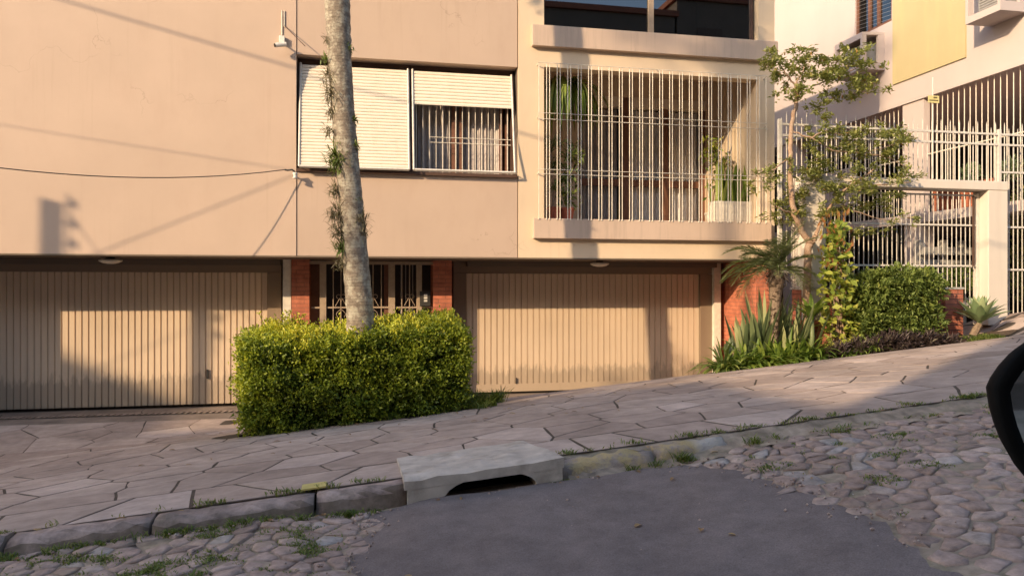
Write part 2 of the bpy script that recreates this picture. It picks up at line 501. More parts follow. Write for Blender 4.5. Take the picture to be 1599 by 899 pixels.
def asphalt():
    m, nt, bs = newmat('worn asphalt')
    v = coords(nt)
    c = ramp(nt, noise(nt, v, 1.1, 5, .6), [(.3, (.18, .146, .136)), (.7, (.21, .172, .160))])
    f = ramp(nt, noise(nt, v, 130, 3, .75), [(.32, .74), (.5, 1.0), (.72, 1.3)])
    c = mixc(nt, 1.0, c, f, 'MULTIPLY')
    d = ramp(nt, noise(nt, v, 5, 7, .75), [(.35, .80), (.65, 1.14)])
    c = mixc(nt, 1.0, c, d, 'MULTIPLY')
    nt.links.new(c, bs.inputs['Base Color'])
    bump(nt, bs, noise(nt, v, 160, 4, .7), .6, .006)
    bs.inputs['Roughness'].default_value = .88; bs.inputs['Specular IOR Level'].default_value = .2
    return m
M['asphalt'] = asphalt()

# ------------------------------------------------------------------ the ground
def grid_sheet(name, mat, xs, ys, zf, kind='structure'):
    V = np.array([(x, y, zf(x, y)) for y in ys for x in xs])
    nx = len(xs)
    F = [(j * nx + i, j * nx + i + 1, (j + 1) * nx + i + 1, (j + 1) * nx + i) for j in range(len(ys) - 1) for i in range(nx - 1)]
    o = mesh_obj(name, V, F, mat, None, True)
    return tag(o, kind=kind)
def far_z(x, y):
    base = -1.75 + .092 * max(-60, min(60, x))
    return base - .55 * ss(-5.5, -4.5, y) * (1 - ss(14, 20, abs(x - 2)))
xs = list(np.linspace(-300, -40, 14)) + list(np.linspace(-38, 38, 39)) + list(np.linspace(40, 300, 14))
ys = list(np.linspace(-300, -26, 14)) + list(np.linspace(-24, 24, 25)) + list(np.linspace(26, 300, 14))
grid_sheet('ground', M['soil'], xs, ys, far_z)
gx = np.arange(-9, 15.01, .2)
grid_sheet('sidewalk', M['joint'], gx, np.concatenate([np.arange(-6.42, -.2, .2), np.arange(-.2, 1.6, .08)]), lambda x, y: ground_z(x, y) - .0036)
grid_sheet('road', M['cobble_bed'], np.arange(-46, 30.1, .5), np.concatenate([np.arange(-17, -6.5, .4), [-6.45]]), lambda x, y: road_z(x, y) - .0085)

def voronoi(pts, gap, rect, rad):
    """cells of a jittered point set, each shrunk by half the joint; rect = (x0, x1, y0, y1)"""
    pts = np.asarray(pts); out = []
    x0, x1, y0, y1 = rect
    for i, p in enumerate(pts):
        d = pts - p
        q = np.einsum('ij,ij->i', d, d)
        idx = np.where((q < rad * rad) & (q > 1e-9))[0]
        idx = idx[np.argsort(q[idx])][:18]
        poly = [(x0, y0), (x1, y0), (x1, y1), (x0, y1)]
        poly = [(max(p[0] - rad, min(p[0] + rad, a)), max(p[1] - rad, min(p[1] + rad, b))) for a, b in poly]
        for j in idx:
            n = d[j] / math.sqrt(q[j])
            lim = math.sqrt(q[j]) / 2 - gap / 2
            new = []
            for k in range(len(poly)):
                a = poly[k]; b = poly[(k + 1) % len(poly)]
                da = (a[0] - p[0]) * n[0] + (a[1] - p[1]) * n[1] - lim
                db = (b[0] - p[0]) * n[0] + (b[1] - p[1]) * n[1] - lim
                if da <= 0: new.append(a)
                if (da < 0 < db) or (db < 0 < da):
                    t = da / (da - db)
                    new.append((a[0] + (b[0] - a[0]) * t, a[1] + (b[1] - a[1]) * t))
            poly = new
            if len(poly) < 3: break
        if len(poly) >= 3: out.append((i, poly))
    return out
def jitter_pts(x0, x1, y0, y1, sx, sy, j):
    P = []
    row = 0
    y = y0 + sy / 2
    while y < y1:
        x = x0 + sx * (.25 if row % 2 else .75)
        while x < x1:
            P.append((x + rng.uniform(-j, j) * sx, y + rng.uniform(-j, j) * sy)); x += sx
        y += sy; row += 1
    return P
def in_bed(x, y):
    return 5.55 < x < 9.75 and y > -1.55 - .0 * x
def slabs(mb, rect, sx, sy, gap, j=.42, skip=None):
    for i, poly in voronoi(jitter_pts(*rect, sx, sy, j), gap, rect, 1.9 * max(sx, sy)):
        cx = sum(p[0] for p in poly) / len(poly); cy = sum(p[1] for p in poly) / len(poly)
        if skip and skip(cx, cy): continue
        pl = []
        for k in range(len(poly)):
            a = np.array(poly[k]); b = np.array(poly[(k + 1) % len(poly)])
            L = np.linalg.norm(b - a)
            pl.append(a)
            if L > .25:
                n = np.array([-(b - a)[1], (b - a)[0]]) / L
                m = max(2, int(L / .22))
                for q in range(1, m):
                    pl.append(a + (b - a) * q / m + n * rng.normal(0, .006))
        tilt = rng.normal(0, .0012, 2); dz = rng.normal(0, .0006)
        top = [(p[0], p[1], ground_z(p[0], p[1]) + dz + tilt[0] * (p[0] - cx) + tilt[1] * (p[1] - cy)) for p in pl]
        zc = ground_z(cx, cy) + dz
        n = len(top)
        vs = [(cx, cy, zc)] + [((p[0] - cx) * .985 + cx, (p[1] - cy) * .985 + cy, p[2]) for p in top] + [(p[0], p[1], p[2] - .0012) for p in top] + [(p[0], p[1], p[2] - .03) for p in top]
        fs = [(0, 1 + k, 1 + (k + 1) % n) for k in range(n)]
        for k in range(n):
            a, b = 1 + k, 1 + (k + 1) % n
            fs.append((a, a + n, b + n, b)); fs.append((a + n, a + 2 * n, b + 2 * n, b + n))
        mb.add(vs, fs, rng.random())
mb = MB()
slabs(mb, (-9, 14, -6.40, -5.80), .52, .60, .024, .36)
slabs(mb, (-9, 14, -5.78, -1.6), .54, .44, .020, .48, lambda x, y: -1.25 < x < 1.2 and y > -2.85 or in_bed(x, y))
slabs(mb, (-9, 14, -1.6, 0.0), .66, .46, .014, .47, lambda x, y: -1.25 < x < 1.2 and y < -1.75 or in_bed(x, y))
tag(mb.build('pavement', M['slab'], None), kind='structure')
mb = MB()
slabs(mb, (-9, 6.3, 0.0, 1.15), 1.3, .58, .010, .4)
M['floor'] = paint('oil stained floor darkened for shade', (.22, .175, .145), var=.25, vscale=4, stain=(.10, .08, .07), stain_amt=.6, streak=(1, 1, 1))  # colour kept darker than the paving to deepen the shade in the recess
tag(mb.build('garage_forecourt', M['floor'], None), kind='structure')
# soil under hedge and planting bed
grid_sheet('planting_soil', M['soil'], np.arange(5.6, 9.8, .15), np.arange(-1.52, -.7, .1), lambda x, y: ground_z(x, y) + .02 + .02 * math.sin(9 * x) * math.cos(13 * y))
grid_sheet('hedge_soil', M['soil'], np.arange(-1.25, 1.3, .12), np.arange(-2.85, -1.7, .12), lambda x, y: ground_z(x, y) + .012 + .02 * math.sin(9 * x) * math.cos(13 * y))

grid_sheet('verge', M['cobble_bed'], np.arange(1.3, 12, .12), [-6.72, -6.60, -6.52, -6.46, -6.40], lambda x, y: road_z(x, y) - .004 + (ground_z(x, -6.4) - .006 - road_z(x, y) + .004) * ss(-6.66, -6.42, y) + .012 * math.sin(17 * x + 40 * y) * (y < -6.41))
# cobbles
def on_road(px, py):
    dx, dy = ray(px); k = -(py - 450.0) / FPX
    t = 4.0
    for _ in range(30):
        t = road_z(dx * t, CAMY + dy * t) / k
    return dx * t, CAMY + dy * t
_l = sorted([on_road(*p)[::-1] for p in ((532, 920), (545, 899), (550, 860), (560, 825), (592, 797), (640, 777))])
_r = sorted([on_road(*p)[::-1] for p in ((1600, 935), (1560, 899), (1470, 850), (1350, 800), (1250, 762), (1165, 738), (1090, 726))])
def asph_left(Y):
    return float(np.interp(Y, [p[0] for p in _l], [p[1] for p in _l])) + .035 * math.sin(7 * Y) + .02 * math.sin(19 * Y + 1)
def asph_right(Y):
    return float(np.interp(Y, [p[0] for p in _r], [p[1] for p in _r])) + .03 * math.sin(6 * Y) + .02 * math.sin(23 * Y)
def asph_edge(X, Y):
    """signed: >0 inside the asphalt patch"""
    return min(X - asph_left(Y), asph_right(Y) - X)
mb = MB()
for i, poly in voronoi(jitter_pts(-6, 8, -9.6, -6.60, .145, .10, .46), .012, (-6, 8, -9.6, -6.58), .42):
    cx = sum(p[0] for p in poly) / len(poly); cy = sum(p[1] for p in poly) / len(poly)
    if asph_edge(cx, cy) > .05 or rng.random() < .05: continue
    n = len(poly)
    h = rng.uniform(-.007, .003)
    rings = []
    rot = rng.normal(0, .035, 2)
    for (s, dz) in ((1.0, -.022), (.98, -.007), (.90, -.0005), (.5, .002)):
        ring = []
        for k, p in enumerate(poly):
            jx, jy = (rng.normal(0, .0045, 2) if s < .98 else (0, 0))
            x = cx + (p[0] - cx) * s + jx; y = cy + (p[1] - cy) * s + jy
            ring.append((x, y, road_z(x, y) + h + dz + rot[0] * (x - cx) + rot[1] * (y - cy) + (rng.normal(0, .0018) if s < .95 else 0)))
        rings.append(ring)
    vs = [v for r in rings for v in r] + [(cx, cy, road_z(cx, cy) + h + .003 + rng.normal(0, .004))]
    fs = []
    for q in range(3):
        for k in range(n):
            a = q * n + k; b = q * n + (k + 1) % n
            fs.append((a, b, b + n, a + n))
    fs += [(3 * n + k, 3 * n + (k + 1) % n, 4 * n) for k in range(n)]
    mb.add(vs, fs, rng.random())
tag(mb.build('cobblestones', M['cobble'], None, smooth=True), kind='structure')
# asphalt patch
vs = []; fs = []
yy = list(np.arange(-16.5, -6.60, .05))
nu = 30
for y in yy:
    left = asph_left(y) + rng.normal(0, .01); right = asph_right(y) + rng.normal(0, .01)
    for k in range(nu):
        u = k / (nu - 1)
        x = left + (right - left) * u
        edge = min(1, 7 * min(u, 1 - u))
        vs.append((x, y, road_z(x, y) - .012 + .030 * edge ** .7 + .006 * math.sin(3.1 * x + 1.7 * y) + .004 * math.sin(11 * x - 5 * y)))
for j in range(len(yy) - 1):
    for k in range(nu - 1):
        a = j * nu + k
        fs.append((a, a + 1, a + nu + 1, a + nu))
mb = MB(); mb.add(vs, fs)
tag(mb.build('asphalt_road', M['asphalt'], None, smooth=True), kind='structure')

# kerb
mb = MB()
def kerb_stone(x0, x1, dz, rndv, depth=.16, y1=-6.42, out=0.0):
    n = 6
    prof = [(-6.36, -.03), (-6.40, -.002), (-6.49, .003), (-6.53, -.012), (-6.56, -.04), (-6.60, -.25)]
    vs = []; fs = []
    m = max(3, int((x1 - x0) / .07))
    for i in range(m + 1):
        x = x0 + (x1 - x0) * i / m
        for (y, z) in prof:
            jy, jz = rng.normal(0, .006, 2)
            vs.append((x, y - out + jy * 1.6 * (y < -6.45), ground_z(x, -6.42) + z + dz + jz * (1.3 if y < -6.45 else .5)))
    for i in range(m):
        for k in range(n - 1):
            a = i * n + k
            fs.append((a, a + n, a + n + 1, a + 1))
    fs.append(tuple(range(n))); fs.append(tuple(range(m * n, m * n + n))[::-1])
    mb.add(vs, fs, rndv)
x = -8.0
while x < .25:
    L = rng.uniform(.75, 1.15)
    x1 = min(x + L, .30)
    kerb_stone(x, x1 - .015, rng.normal(-.005, .012), rng.random(), out=rng.normal(.01, .010))
    x += L
tag(mb.build('kerb', M['kerb'], None, smooth=True), kind='structure')
# low broken kerb with remains of yellow paint further up
def yellowkerb():
    m, nt, bs = newmat('worn yellow kerb')
    v = coords(nt)
    c = ramp(nt, noise(nt, v, 11, 6, .7), [(.3, (.24, .185, .15)), (.7, (.45, .36, .30))])
    n = noise(nt, v, 4.5, 6, .75)
    c = mixc(nt, ramp(nt, n, [(.46, 0.0), (.56, .7)]), c, (.55, .41, .17))
    c = mixc(nt, ramp(nt, noise(nt, v, 1.3, 3, .5), [(.52, 0.0), (.60, .8)]), c, (.50, .47, .43))
    nt.links.new(c, bs.inputs['Base Color'])
    bump(nt, bs, noise(nt, v, 30, 6, .7), 1.0, .02)
    bs.inputs['Roughness'].default_value = .9
    return m
M['kerb_yellow'] = yellowkerb()

mb = MB()
x = 1.255
while x < 9:
    L = rng.uniform(.5, .9)
    if x > 2.4 and rng.random() < .18:
        x += L; continue
    kerb_stone(x, x + L - .02, rng.normal(-.012, .012) - .02 * ss(2.1, 2.6, x), rng.random(), out=rng.normal(0.0, .012))
    x += L
tag(mb.build('worn_kerb', M['kerb_yellow'], None, smooth=True), kind='structure')

# ------------------------------------------------------------------ the apartment building
XL, XM, XR = XW(463), XW(810), XW(1210)
ZB, ZT = .46, 6.62
bld = thing('apartment_building', (0, 2, -1.8), 'peach two storey apartment building with garages below and a barred balcony', 'building')
def part(name, mb, mat, parent=bld, **k): return mb.build(name, mat, parent, **k)
mb = MB(); mb.box(-14, XL, 0, 3, ZB, ZT)
part('wall', mb, M['wall_tan'])
mb = MB(); mb.box(-14, XR, 3, 9, ZB, ZT); part('core', mb, M['wall_cream'])
ZW0, ZW1 = 1.66, 3.345
mb = MB(); mb.box(XL + .006, XM - .014, .012, .30, ZW1, ZT); part('wall_panel', mb, M['wall_panel'])
mb = MB(); mb.box(XL + .006, XM - .014, .012, .30, ZB + .003, ZW0); part('wall_panel', mb, M['wall_panel'])
# rooms behind
mb = MB()
mb.box(XL + .004, XM, .305, 2.99, ZB + .004, 1.5); mb.box(XL + .004, XM, .305, 2.99, 3.7, 3.95)
mb.box(XM - .012, XM + .1, .06, 2.99, ZB + .004, ZT - .01)
part('room_lining', mb, M['room'])
BX0, BX1 = XW(850), XW(1185)
BZ0, BZ1 = 1.08, 3.37
UX0, UX1 = XW(848), XW(1181)
mb = MB()                                  # front wall round the balcony and the upper window
mb.box(XM, BX0, 0, .22, ZB, ZT)
mb.box(BX1, XR, 0, .22, ZB, ZT)
mb.box(BX0, BX1, 0, .22, ZB, BZ0 - .1)
mb.box(BX0, BX1, 0, .22, BZ1, 3.9)
mb.box(BX0, BX1, 0, .22, 6.2, ZT)
mb.box(XR - .2, XR, .22, 3, ZB, ZT)
mb.box(XM + .1, BX0 - .0, .22, 2.2, ZB + .01, 3.9)
mb.box(BX1, XR - .2, .22, 2.2, ZB + .01, 3.9)
part('wall', mb, M['wall_cream'])
mb = MB()
part('slab', mb.box(XM + .1, XR - .2, .222, 3, ZB + .012, BZ0), M['ledge'])          # balcony floor
mb = MB(); mb.box(XM + .1, XR - .2, .222, 3, 3.82, 3.96)          # ceiling
part('slab', mb, M['ledge'])
mb = MB()                                  # ledges, proud of the wall
mb.box(XW(832), XW(1201), -.09, .001, .75, 1.055)
part('ledge', mb, M['ledge'], bevel=.008)
mb = MB(); mb.box(XW(830), XR + .012, -.09, .001, 3.66, 3.98)
part('ledge', mb, M['ledge'], bevel=.008)
mb = MB(); mb.box(-14, XR + .1, -.1, 9.1, ZT, ZT + .15); part('roof', mb, M['concrete'])
# upper window
uw = part('window', MB().box(UX0, UX0 + .05, .1, .16, 3.98, 6.2).box(UX1 - .05, UX1, .1, .16, 3.98, 6.2).box(UX0 + .05, UX1 - .05, .1, .16, 3.985, 4.03)
          .box(UX0 + .05, UX1 - .05, .1, .16, 6.12, 6.195), M['bronze'])
part('mullion', MB().box(XW(1013, .1), XW(1021, .1), .09, .17, 4.03, 6.12), M['gate_tan'], uw)
mb = MB(); mb.box(UX0 + .05, UX1 - .05, .125, .133, 4.03, 6.12); part('pane', mb, M['glass_dark'], uw)
mb = MB(); mb.box(UX0, UX1, 2.2, 2.99, 3.98, 6.2); part('room_lining', mb, M['dark'])
# left window recess: two tilt-out roller shutters
win = thing_w = part('window', MB().box(XL + .006, XM - .02, .24, .30, ZW1 - .09, ZW1 - .002).box(XL + .006, XM - .02, -.02, .30, ZW0 + .002, ZW0 + .05)
                     .box(XL + .006, XL + .05, .18, .30, ZW0 + .05, ZW1 - .09).box(XM - .07, XM - .02, .18, .30, ZW0 + .05, ZW1 - .09)
                     .box(XW(641, .2) - .02, XW(641, .2) + .02, .16, .30, ZW0 + .05, ZW1 - .09), M['bronze'])
def shutter(x0, x1, z0, z1, name, yt=.15, yb=-.13, zfull=1.72, ztop=3.26):
    def yy(z): return yt + (yb - yt) * (ztop - z) / (ztop - zfull)
    mb = MB(); n = int((z1 - z0) / .048); h = (z1 - z0) / n
    prof = []
    for i in range(n):
        for (u, d) in ((0.0, 0.010), (.12, -.002), (.5, -.008), (.88, -.003)):
            z = z1 - (i + u) * h
            prof.append((yy(z) + d, z))
    prof.append((yy(z0), z0))
    poly = prof + [(p[0] + .025, p[1]) for p in prof[::-1]]
    vs = []; fs = []
    k = len(prof)
    for x in (x0, x1):
        vs += [(x, p[0], p[1]) for p in prof]
    fs = [(i, i + 1, i + 1 + k, i + k) for i in range(k - 1)]
    b = 2 * k
    for x in (x0, x1):
        vs += [(x, p[0] + .014, p[1]) for p in prof]
    fs += [(b + i, b + i + k, b + i + 1 + k, b + i + 1) for i in range(k - 1)]
    mb.add(vs, fs)
    return part(name, mb, M['shutter'], win)
def tilt_frame(x0, x1, z0=1.72, z1=3.26, yt=.15, yb=-.13):
    def yy(z): return yt + (yb - yt) * (z1 - z) / (z1 - z0)
    mb = MB()
    for x in (x0, x1):
        mb.bar((x, yy(z1) - .008, z1), (x, yy(z0) - .008, z0), .017, 4)
    mb.bar((x0, yy(z0) - .008, z0), (x1, yy(z0) - .008, z0), .02, 4)
    mb.bar((x0, .2, z0 + .02), (x0, yy(z0), z0), .008); mb.bar((x1, .2, z0 + .02), (x1, yy(z0), z0), .008)
    part('shutter_frame', mb, M['white_metal'], win)
sx0, sx1 = XW(471, .05), XW(638, .0)
shutter(sx0, sx1, 1.74, 3.24, 'roller_shutter'); tilt_frame(sx0 - .015, sx1 + .005)
tx0, tx1 = XW(646, .05), XW(801, .0)
shutter(tx0, tx1, 2.72, 3.24, 'roller_shutter'); tilt_frame(tx0 - .005, tx1 + .01)
mb = MB()
for i in range(15):
    xx = tx0 + .05 + (tx1 - tx0 - .1) * i / 14
    mb.bar((xx, .15, ZW0 + .04), (xx, .15, 2.95), .0055 if i % 2 else .008)
for z in (2.18, 2.26): mb.bar((tx0 + .25, .14, z), (tx1, .14, z), .006)
part('window_bars', mb, M['cream_metal'], win)
mb = MB()
for u in (.0, .42, .5, .92, .98):
    xx = tx0 + (tx1 - tx0) * u
    mb.box(xx - .02, xx + .03, .33, .38, ZW0 + .06, 3.2)
part('sash', mb, M['wood'], win)
def curtain(x0, x1, y, z0, z1, mat, label, waves, amp=.045, grp='pale curtains behind the barred openings'):
    n = waves * 8
    vs = []; fs = []
    for i in range(n + 1):
        u = i / n
        x = x0 + (x1 - x0) * u
        d = amp * (math.sin(u * waves * 6.283) * .7 + .3 * math.sin(u * waves * 2.3 * 6.283 + 1))
        vs += [(x, y + d * 1.3, z0), (x, y + d, (z0 + z1) / 2), (x, y + d * .7, z1)]
    for i in range(n):
        a = 3 * i
        fs += [(a, a + 3, a + 4, a + 1), (a + 1, a + 4, a + 5, a + 2)]
    mb = MB(); mb.add(vs, fs)
    return tag(mb.build('curtain', mat, None, smooth=True), label, 'curtain', grp)
curtain(tx0 + .1, tx1 - .12, .45, 1.55, 3.25, M['curtain_grey'], 'grey pleated curtain inside the window under the half raised shutter', 13, .05)

# balcony: back doors, curtains, grille
YB = 1.9
bx = [XW(p, YB) for p in (903, 973, 983, 1040, 1095, 1106)]
mb = MB()
mb.box(XM + .1, XW(905, YB), YB, YB + .3, BZ0, 3.82); mb.box(XW(1106, YB), BX1 + .1, YB, YB + .3, BZ0, 3.82)
mb.box(XW(905, YB), XW(1106, YB), YB, YB + .3, 3.48, 3.82)
part('wall', mb, M['wall_cream'])
bd = part('balcony_door', MB().box(bx[0], bx[0] + .06, YB + .03, YB + .12, BZ0, 3.3).box(bx[1], bx[2] + .03, YB + .03, YB + .12, BZ0, 3.48).box(bx[3] - .05, bx[3] + .07, YB + .03, YB + .12, BZ0, 3.3)
          .box(bx[4], bx[5], YB + .03, YB + .12, BZ0, 3.3).box(bx[0] + .06, bx[1], YB + .03, YB + .12, 1.86, 1.98).box(bx[2] + .03, bx[4], YB + .035, YB + .115, 1.86, 1.98)
          .box(bx[0] + .06, bx[4], YB + .04, YB + .11, BZ0, BZ0 + .09), M['wood'])
for a_, b_ in ((bx[0], bx[1] - .01), (bx[2] + .04, bx[5])): part('shutter_box', MB().box(a_, b_, YB - .02, YB + .2, 3.3, 3.475), M['shutter'], bd)
mb = MB(); mb.box(bx[0] + .06, bx[5] - .01, YB + .07, YB + .076, BZ0 + .09, 3.3); part('pane', mb, M['glass'], bd)
curtain(bx[0] + .05, bx[1] - .05, YB + .19, BZ0 + .02, 3.28, M['curtain_grey'], 'grey curtain behind the narrow balcony door', 6, .05)
curtain(bx[2] + .0, bx[3] + .1, YB + .19, BZ0 + .02, 3.28, M['curtain'], 'pale curtain behind the middle leaf of the balcony door', 7, .06)
curtain(bx[3] + .16, bx[5] - .02, YB + .19, BZ0 + .02, 3.28, M['curtain'], 'pale curtain behind the balcony door leaf nearest the planter', 6, .06)
mb = MB(); mb.box(bx[0] - .3, bx[5] + .2, 2.5, 2.98, BZ0, 3.8); part('room_lining', mb, M['dark'])
mb = MB()
GX0, GX1, GY = XW(842, -.1), XW(1197, -.1), -.10
zt0, zt1 = 3.40, 3.40
pxs = np.linspace(GX0 + .02, GX1 - .02, 46)
for i, xx in enumerate(pxs):
    xx = xx + (.018 if i % 2 else -.018)
    mb.bar((xx, GY, BZ0 - .04), (xx, GY, zt0), .0066, 6)
    mb.box(xx - .012, xx + .012, GY - .0, -.0, BZ0 - .047, BZ0 - .026)
for z in (2.64, 2.55, 1.79, 1.72, 3.40):
    mb.bar((GX0 - .02, GY - .012, z), (GX1 + .02, GY - .012, z), .0048, 6)
for z in (2.60, 1.75, 3.40):
    for xx in (GX0, GX1): mb.bar((xx, GY - .012, z), (xx, .01, z - .02), .008, 6)
for xx in (GX0 + .7, GX0 + 1.9, GX0 + 2.9): mb.bar((xx, GY - .012, 3.40), (xx + .03, .01, 3.43), .005, 6)
part('balcony_grille', mb, M['cream_metal'])
mb = MB(); c = W(992, 122, .6); mb.box(c.x - .09, c.x + .09, .55, .68, 3.60, 3.815); part('balcony_lamp', mb, M['lamp_glass'])

# garage level
YD, YP = 1.2, .86
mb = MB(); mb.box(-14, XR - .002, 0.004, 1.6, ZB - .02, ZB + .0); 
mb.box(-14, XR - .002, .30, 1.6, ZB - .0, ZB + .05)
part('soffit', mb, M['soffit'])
mb = MB(); mb.box(-14, XR - .3, 1.32, 9, -2.2, ZB - .022); part('garage_wall', mb, M['room'])
def garage_door(x0, x1, zb, slat, rail):
    o = bld
    mb = MB()
    zt = W(900, 428, YD).z
    n = int((x1 - x0) / slat); w = (x1 - x0) / n
    prof = []
    for i in range(n):
        a = x0 + i * w
        prof += [(a, YD + .014), (a + .007, YD + .014), (a + .010, YD - .006), (a + .018, YD), (a + w - .004, YD)]
    prof.append((x1, YD + .014))
    k = len(prof)
    vs = [(p[0], p[1], zb + rail) for p in prof] + [(p[0], p[1], zt) for p in prof]
    fs = [(i, i + 1, i + 1 + k, i + k) for i in range(k - 1)]
    mb.add(vs, fs)
    d = part('garage_door', mb, M['door'])
    if rail:
        part('bottom_rail', MB().box(x0, x1, YD - .015, YD + .03, zb, zb + rail), M['door'], d)
    return d, zt
RX0, RX1 = XW(728, YD), XW(1092, YD)
LX0, LX1 = -8.4, XW(418, YD)
dr, zt = garage_door(RX0, RX1, -1.73, .102, .13)
mb = MB(); mb.box(XW(708, YD), RX0 - .004, YD - .05, YD + .1, -1.8, zt + .0); mb.box(RX1 + .004, XW(1112, YD), YD - .05, YD + .1, -1.8, zt)
mb.box(XW(708, YD), XW(1112, YD), YD - .04, YD + .1, zt + .004, ZB - .024); part('frame', mb, M['frame'], dr)
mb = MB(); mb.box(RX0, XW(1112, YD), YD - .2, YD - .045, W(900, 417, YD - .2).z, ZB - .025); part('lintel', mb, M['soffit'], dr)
part('jamb', MB().box(XW(1112, YD - .04), XW(1122, YD - .04), YD - .14, YD + .1, -1.8, ZB - .024), M['cream_metal'], dr)
dl, ztl = garage_door(LX0, LX1, -1.79, .091, 0)
mb = MB(); mb.box(LX1 + .004, XW(440, YD), YD - .05, YD + .1, -1.9, ztl); mb.box(LX0, XW(440, YD), YD - .04, YD + .1, ztl + .004, ZB - .024)
part('frame', mb, M['frame'], dl)
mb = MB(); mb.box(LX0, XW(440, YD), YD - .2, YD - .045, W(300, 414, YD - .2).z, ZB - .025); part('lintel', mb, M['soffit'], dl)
part('jamb', MB().box(XW(443, YP + .1), XW(455.5, YP + .1), YP + .02, YD + .1, -1.9, ZB - .024), M['cream_metal'], dl)
for px in (325,):
    xx = XW(px, YD)
    part('handle', MB().box(xx - .015, xx + .015, YD - .03, YD - .001, -1.40, -1.26), M['blackmetal'], dl)
part('handle', MB().box(XW(806, YD) - .006, XW(806, YD) + .006, YD - .03, YD - .001, -1.60, -1.5), M['blackmetal'], dr)
# brick piers and the brick return wall
for (a, b) in ((455.5, 483.5), (677, 706)):
    part('brick_pier', MB().box(XW(a, YP), XW(b, YP), YP, YD + .1, -1.95, ZB - .024), M['brick'])
XBR = XW(1183)
part('brick_wall', MB().box(XBR, XR - .004, .03, 1.6, -1.7, ZB - .024), M['brick'])
part('pier', MB().box(-8.0, -5.98, 0.02, 1.1, -2.2, ZB - .024), M['wall_tan'])
# entrance between the piers: gate with scrolls and a dark hall
eg = part('entrance_gate', MB().box(XW(500, .95), XW(510, .95), .90, .97, -1.9, .40).box(XW(607, .95), XW(617, .95), .90, .97, -1.9, .40)
          .box(XW(652, .95), XW(659, .95), .90, .97, -1.9, .40).box(XW(484, .95), XW(677, .95), .91, .96, .37, .42).box(XW(487, .95), XW(607, .95), .92, .95, W(560, 480, .95).z - .015, W(560, 480, .95).z + .01)
          .box(XW(617, .95), XW(677, .95), .92, .95, W(650, 480, .95).z - .015, W(650, 480, .95).z + .01), M['gate_tan'])
mb = MB()
zr = W(560, 480, .95).z
for px in (521, 533, 545, 583, 596, 628, 640, 651.5):
    xx = XW(px, .95); mb.bar((xx, .935, -1.85), (xx, .935, .37), .008, 6)
part('gate_bars', mb, M['gate_tan'], eg)
for px in (533, 583, 640):
    mb = MB(); xx = XW(px, .95)
    for sgn in (-1, 1):
        pts = []
        for k in range(15):
            t = k / 14
            if t < .55:
                u = t / .55
                pts.append((xx + sgn * (.085 - .085 * u), .925, zr + .02 + .15 * u))
            else:
                u = (t - .55) / .45
                a = u * 4.6
                pts.append((xx + sgn * (.035 - .035 * math.cos(a)), .925, zr + .17 + .032 * math.sin(a)))
        mb.tube(pts, .005, 5)
        pts = [(xx + sgn * .07 * math.sin(u * 2.4), .925, zr - .03 - .12 * u) for u in np.linspace(0, 1, 8)]
        mb.tube(pts, .005, 5)
    part('scroll', mb, M['gate_tan'], eg)
ed = part('entrance_door', MB().box(XW(486, 1.25), XW(500, 1.25), 1.1, 1.3, -1.9, .40).box(XW(600, 1.3), XW(612, 1.3), 1.2, 1.3, -1.9, .40), M['wood'])
mb = MB()
for px in (627, 634, 645, 651): mb.bar((XW(px, 1.2), 1.2, -1.8), (XW(px, 1.2), 1.2, .4), .008)
part('bars', mb, M['grey_paint'], ed)
part('entrance_wall', MB().box(XW(484, 1.3), XW(677, 1.3), 1.305, 1.318, -2.1, .43), M['dark'])
part('floor', MB().box(XW(484, 1), XW(677, 1), .5, 1.3, -2.1, -1.78), M['concrete'])
it = tag(MB().box(XW(656, .88), XW(672, .88), .86, .905, W(664, 478, .88).z, W(664, 455, .88).z).build('intercom', M['blackmetal'], None, loc=W(664, 478, .88)), 'black intercom box with pale buttons beside the brick pier at the entrance', 'intercom')
mb = MB()
for k, py in enumerate((461, 465.5, 470)):
    c = W(665, py, .855); mb.box(c.x - .025, c.x + .028, .85, .8595, c.z - .015, c.z + .015)
mb.build('button_panel', M['camera_white'], it)

# soffit lamps
for (px, lab) in ((173, 'round opal lamp on the soffit above the garage door with the drain grate'), (937, 'round opal lamp on the soffit above the garage beside the brick wall')):
    c = W(px, 408, .55)
    t = thing('ceiling_lamp', (c.x, .55, ZB - .02), lab, 'lamp', 'opal lamps under the soffit')
    MB().lathe((c.x, .55, ZB - .02), [(.06, 0), (.065, -.02), (.05, -.03)]).build('lamp_base', M['blackmetal'], t, smooth=True)
    MB().lathe((c.x, .55, ZB - .02), [(.11, -.028), (.155, -.04), (.15, -.06), (.10, -.085), (.04, -.095)]).build('lamp_shade', M['lamp_glass'], t, smooth=True)

# ------------------------------------------------------------------ things on the facade
c = W(440, 70, -.05)
t = thing('security_camera', (c.x, 0, c.z), 'small white security camera with a junction box on the peach wall corner', 'security camera')
MB().box(c.x - .03, c.x + .045, -.07, -.002, c.z + .02, c.z + .12).build('junction_box', M['camera_white'], t, bevel=.006)
MB().tube([(c.x + .03, -.05, c.z + .01), (c.x + .03, -.12, c.z - .01), (c.x + .03, -.14, c.z - .02)], .012).build('bracket', M['camera_white'], t)
MB().tube([(c.x + .07, -.13, c.z - .02), (c.x - .07, -.17, c.z - .055)], .032, 14).build('camera_body', M['camera_white'], t, smooth=False)
MB().tube([(c.x - .071, -.17, c.z - .0555), (c.x - .085, -.174, c.z - .059)], .026, 14).build('lens', M['black'], t)
c = W(443, 40, -.02)
t = thing('wall_bracket', (c.x, 0, c.z), 'thin metal rod bracket standing out of the peach wall above the camera', 'bracket')
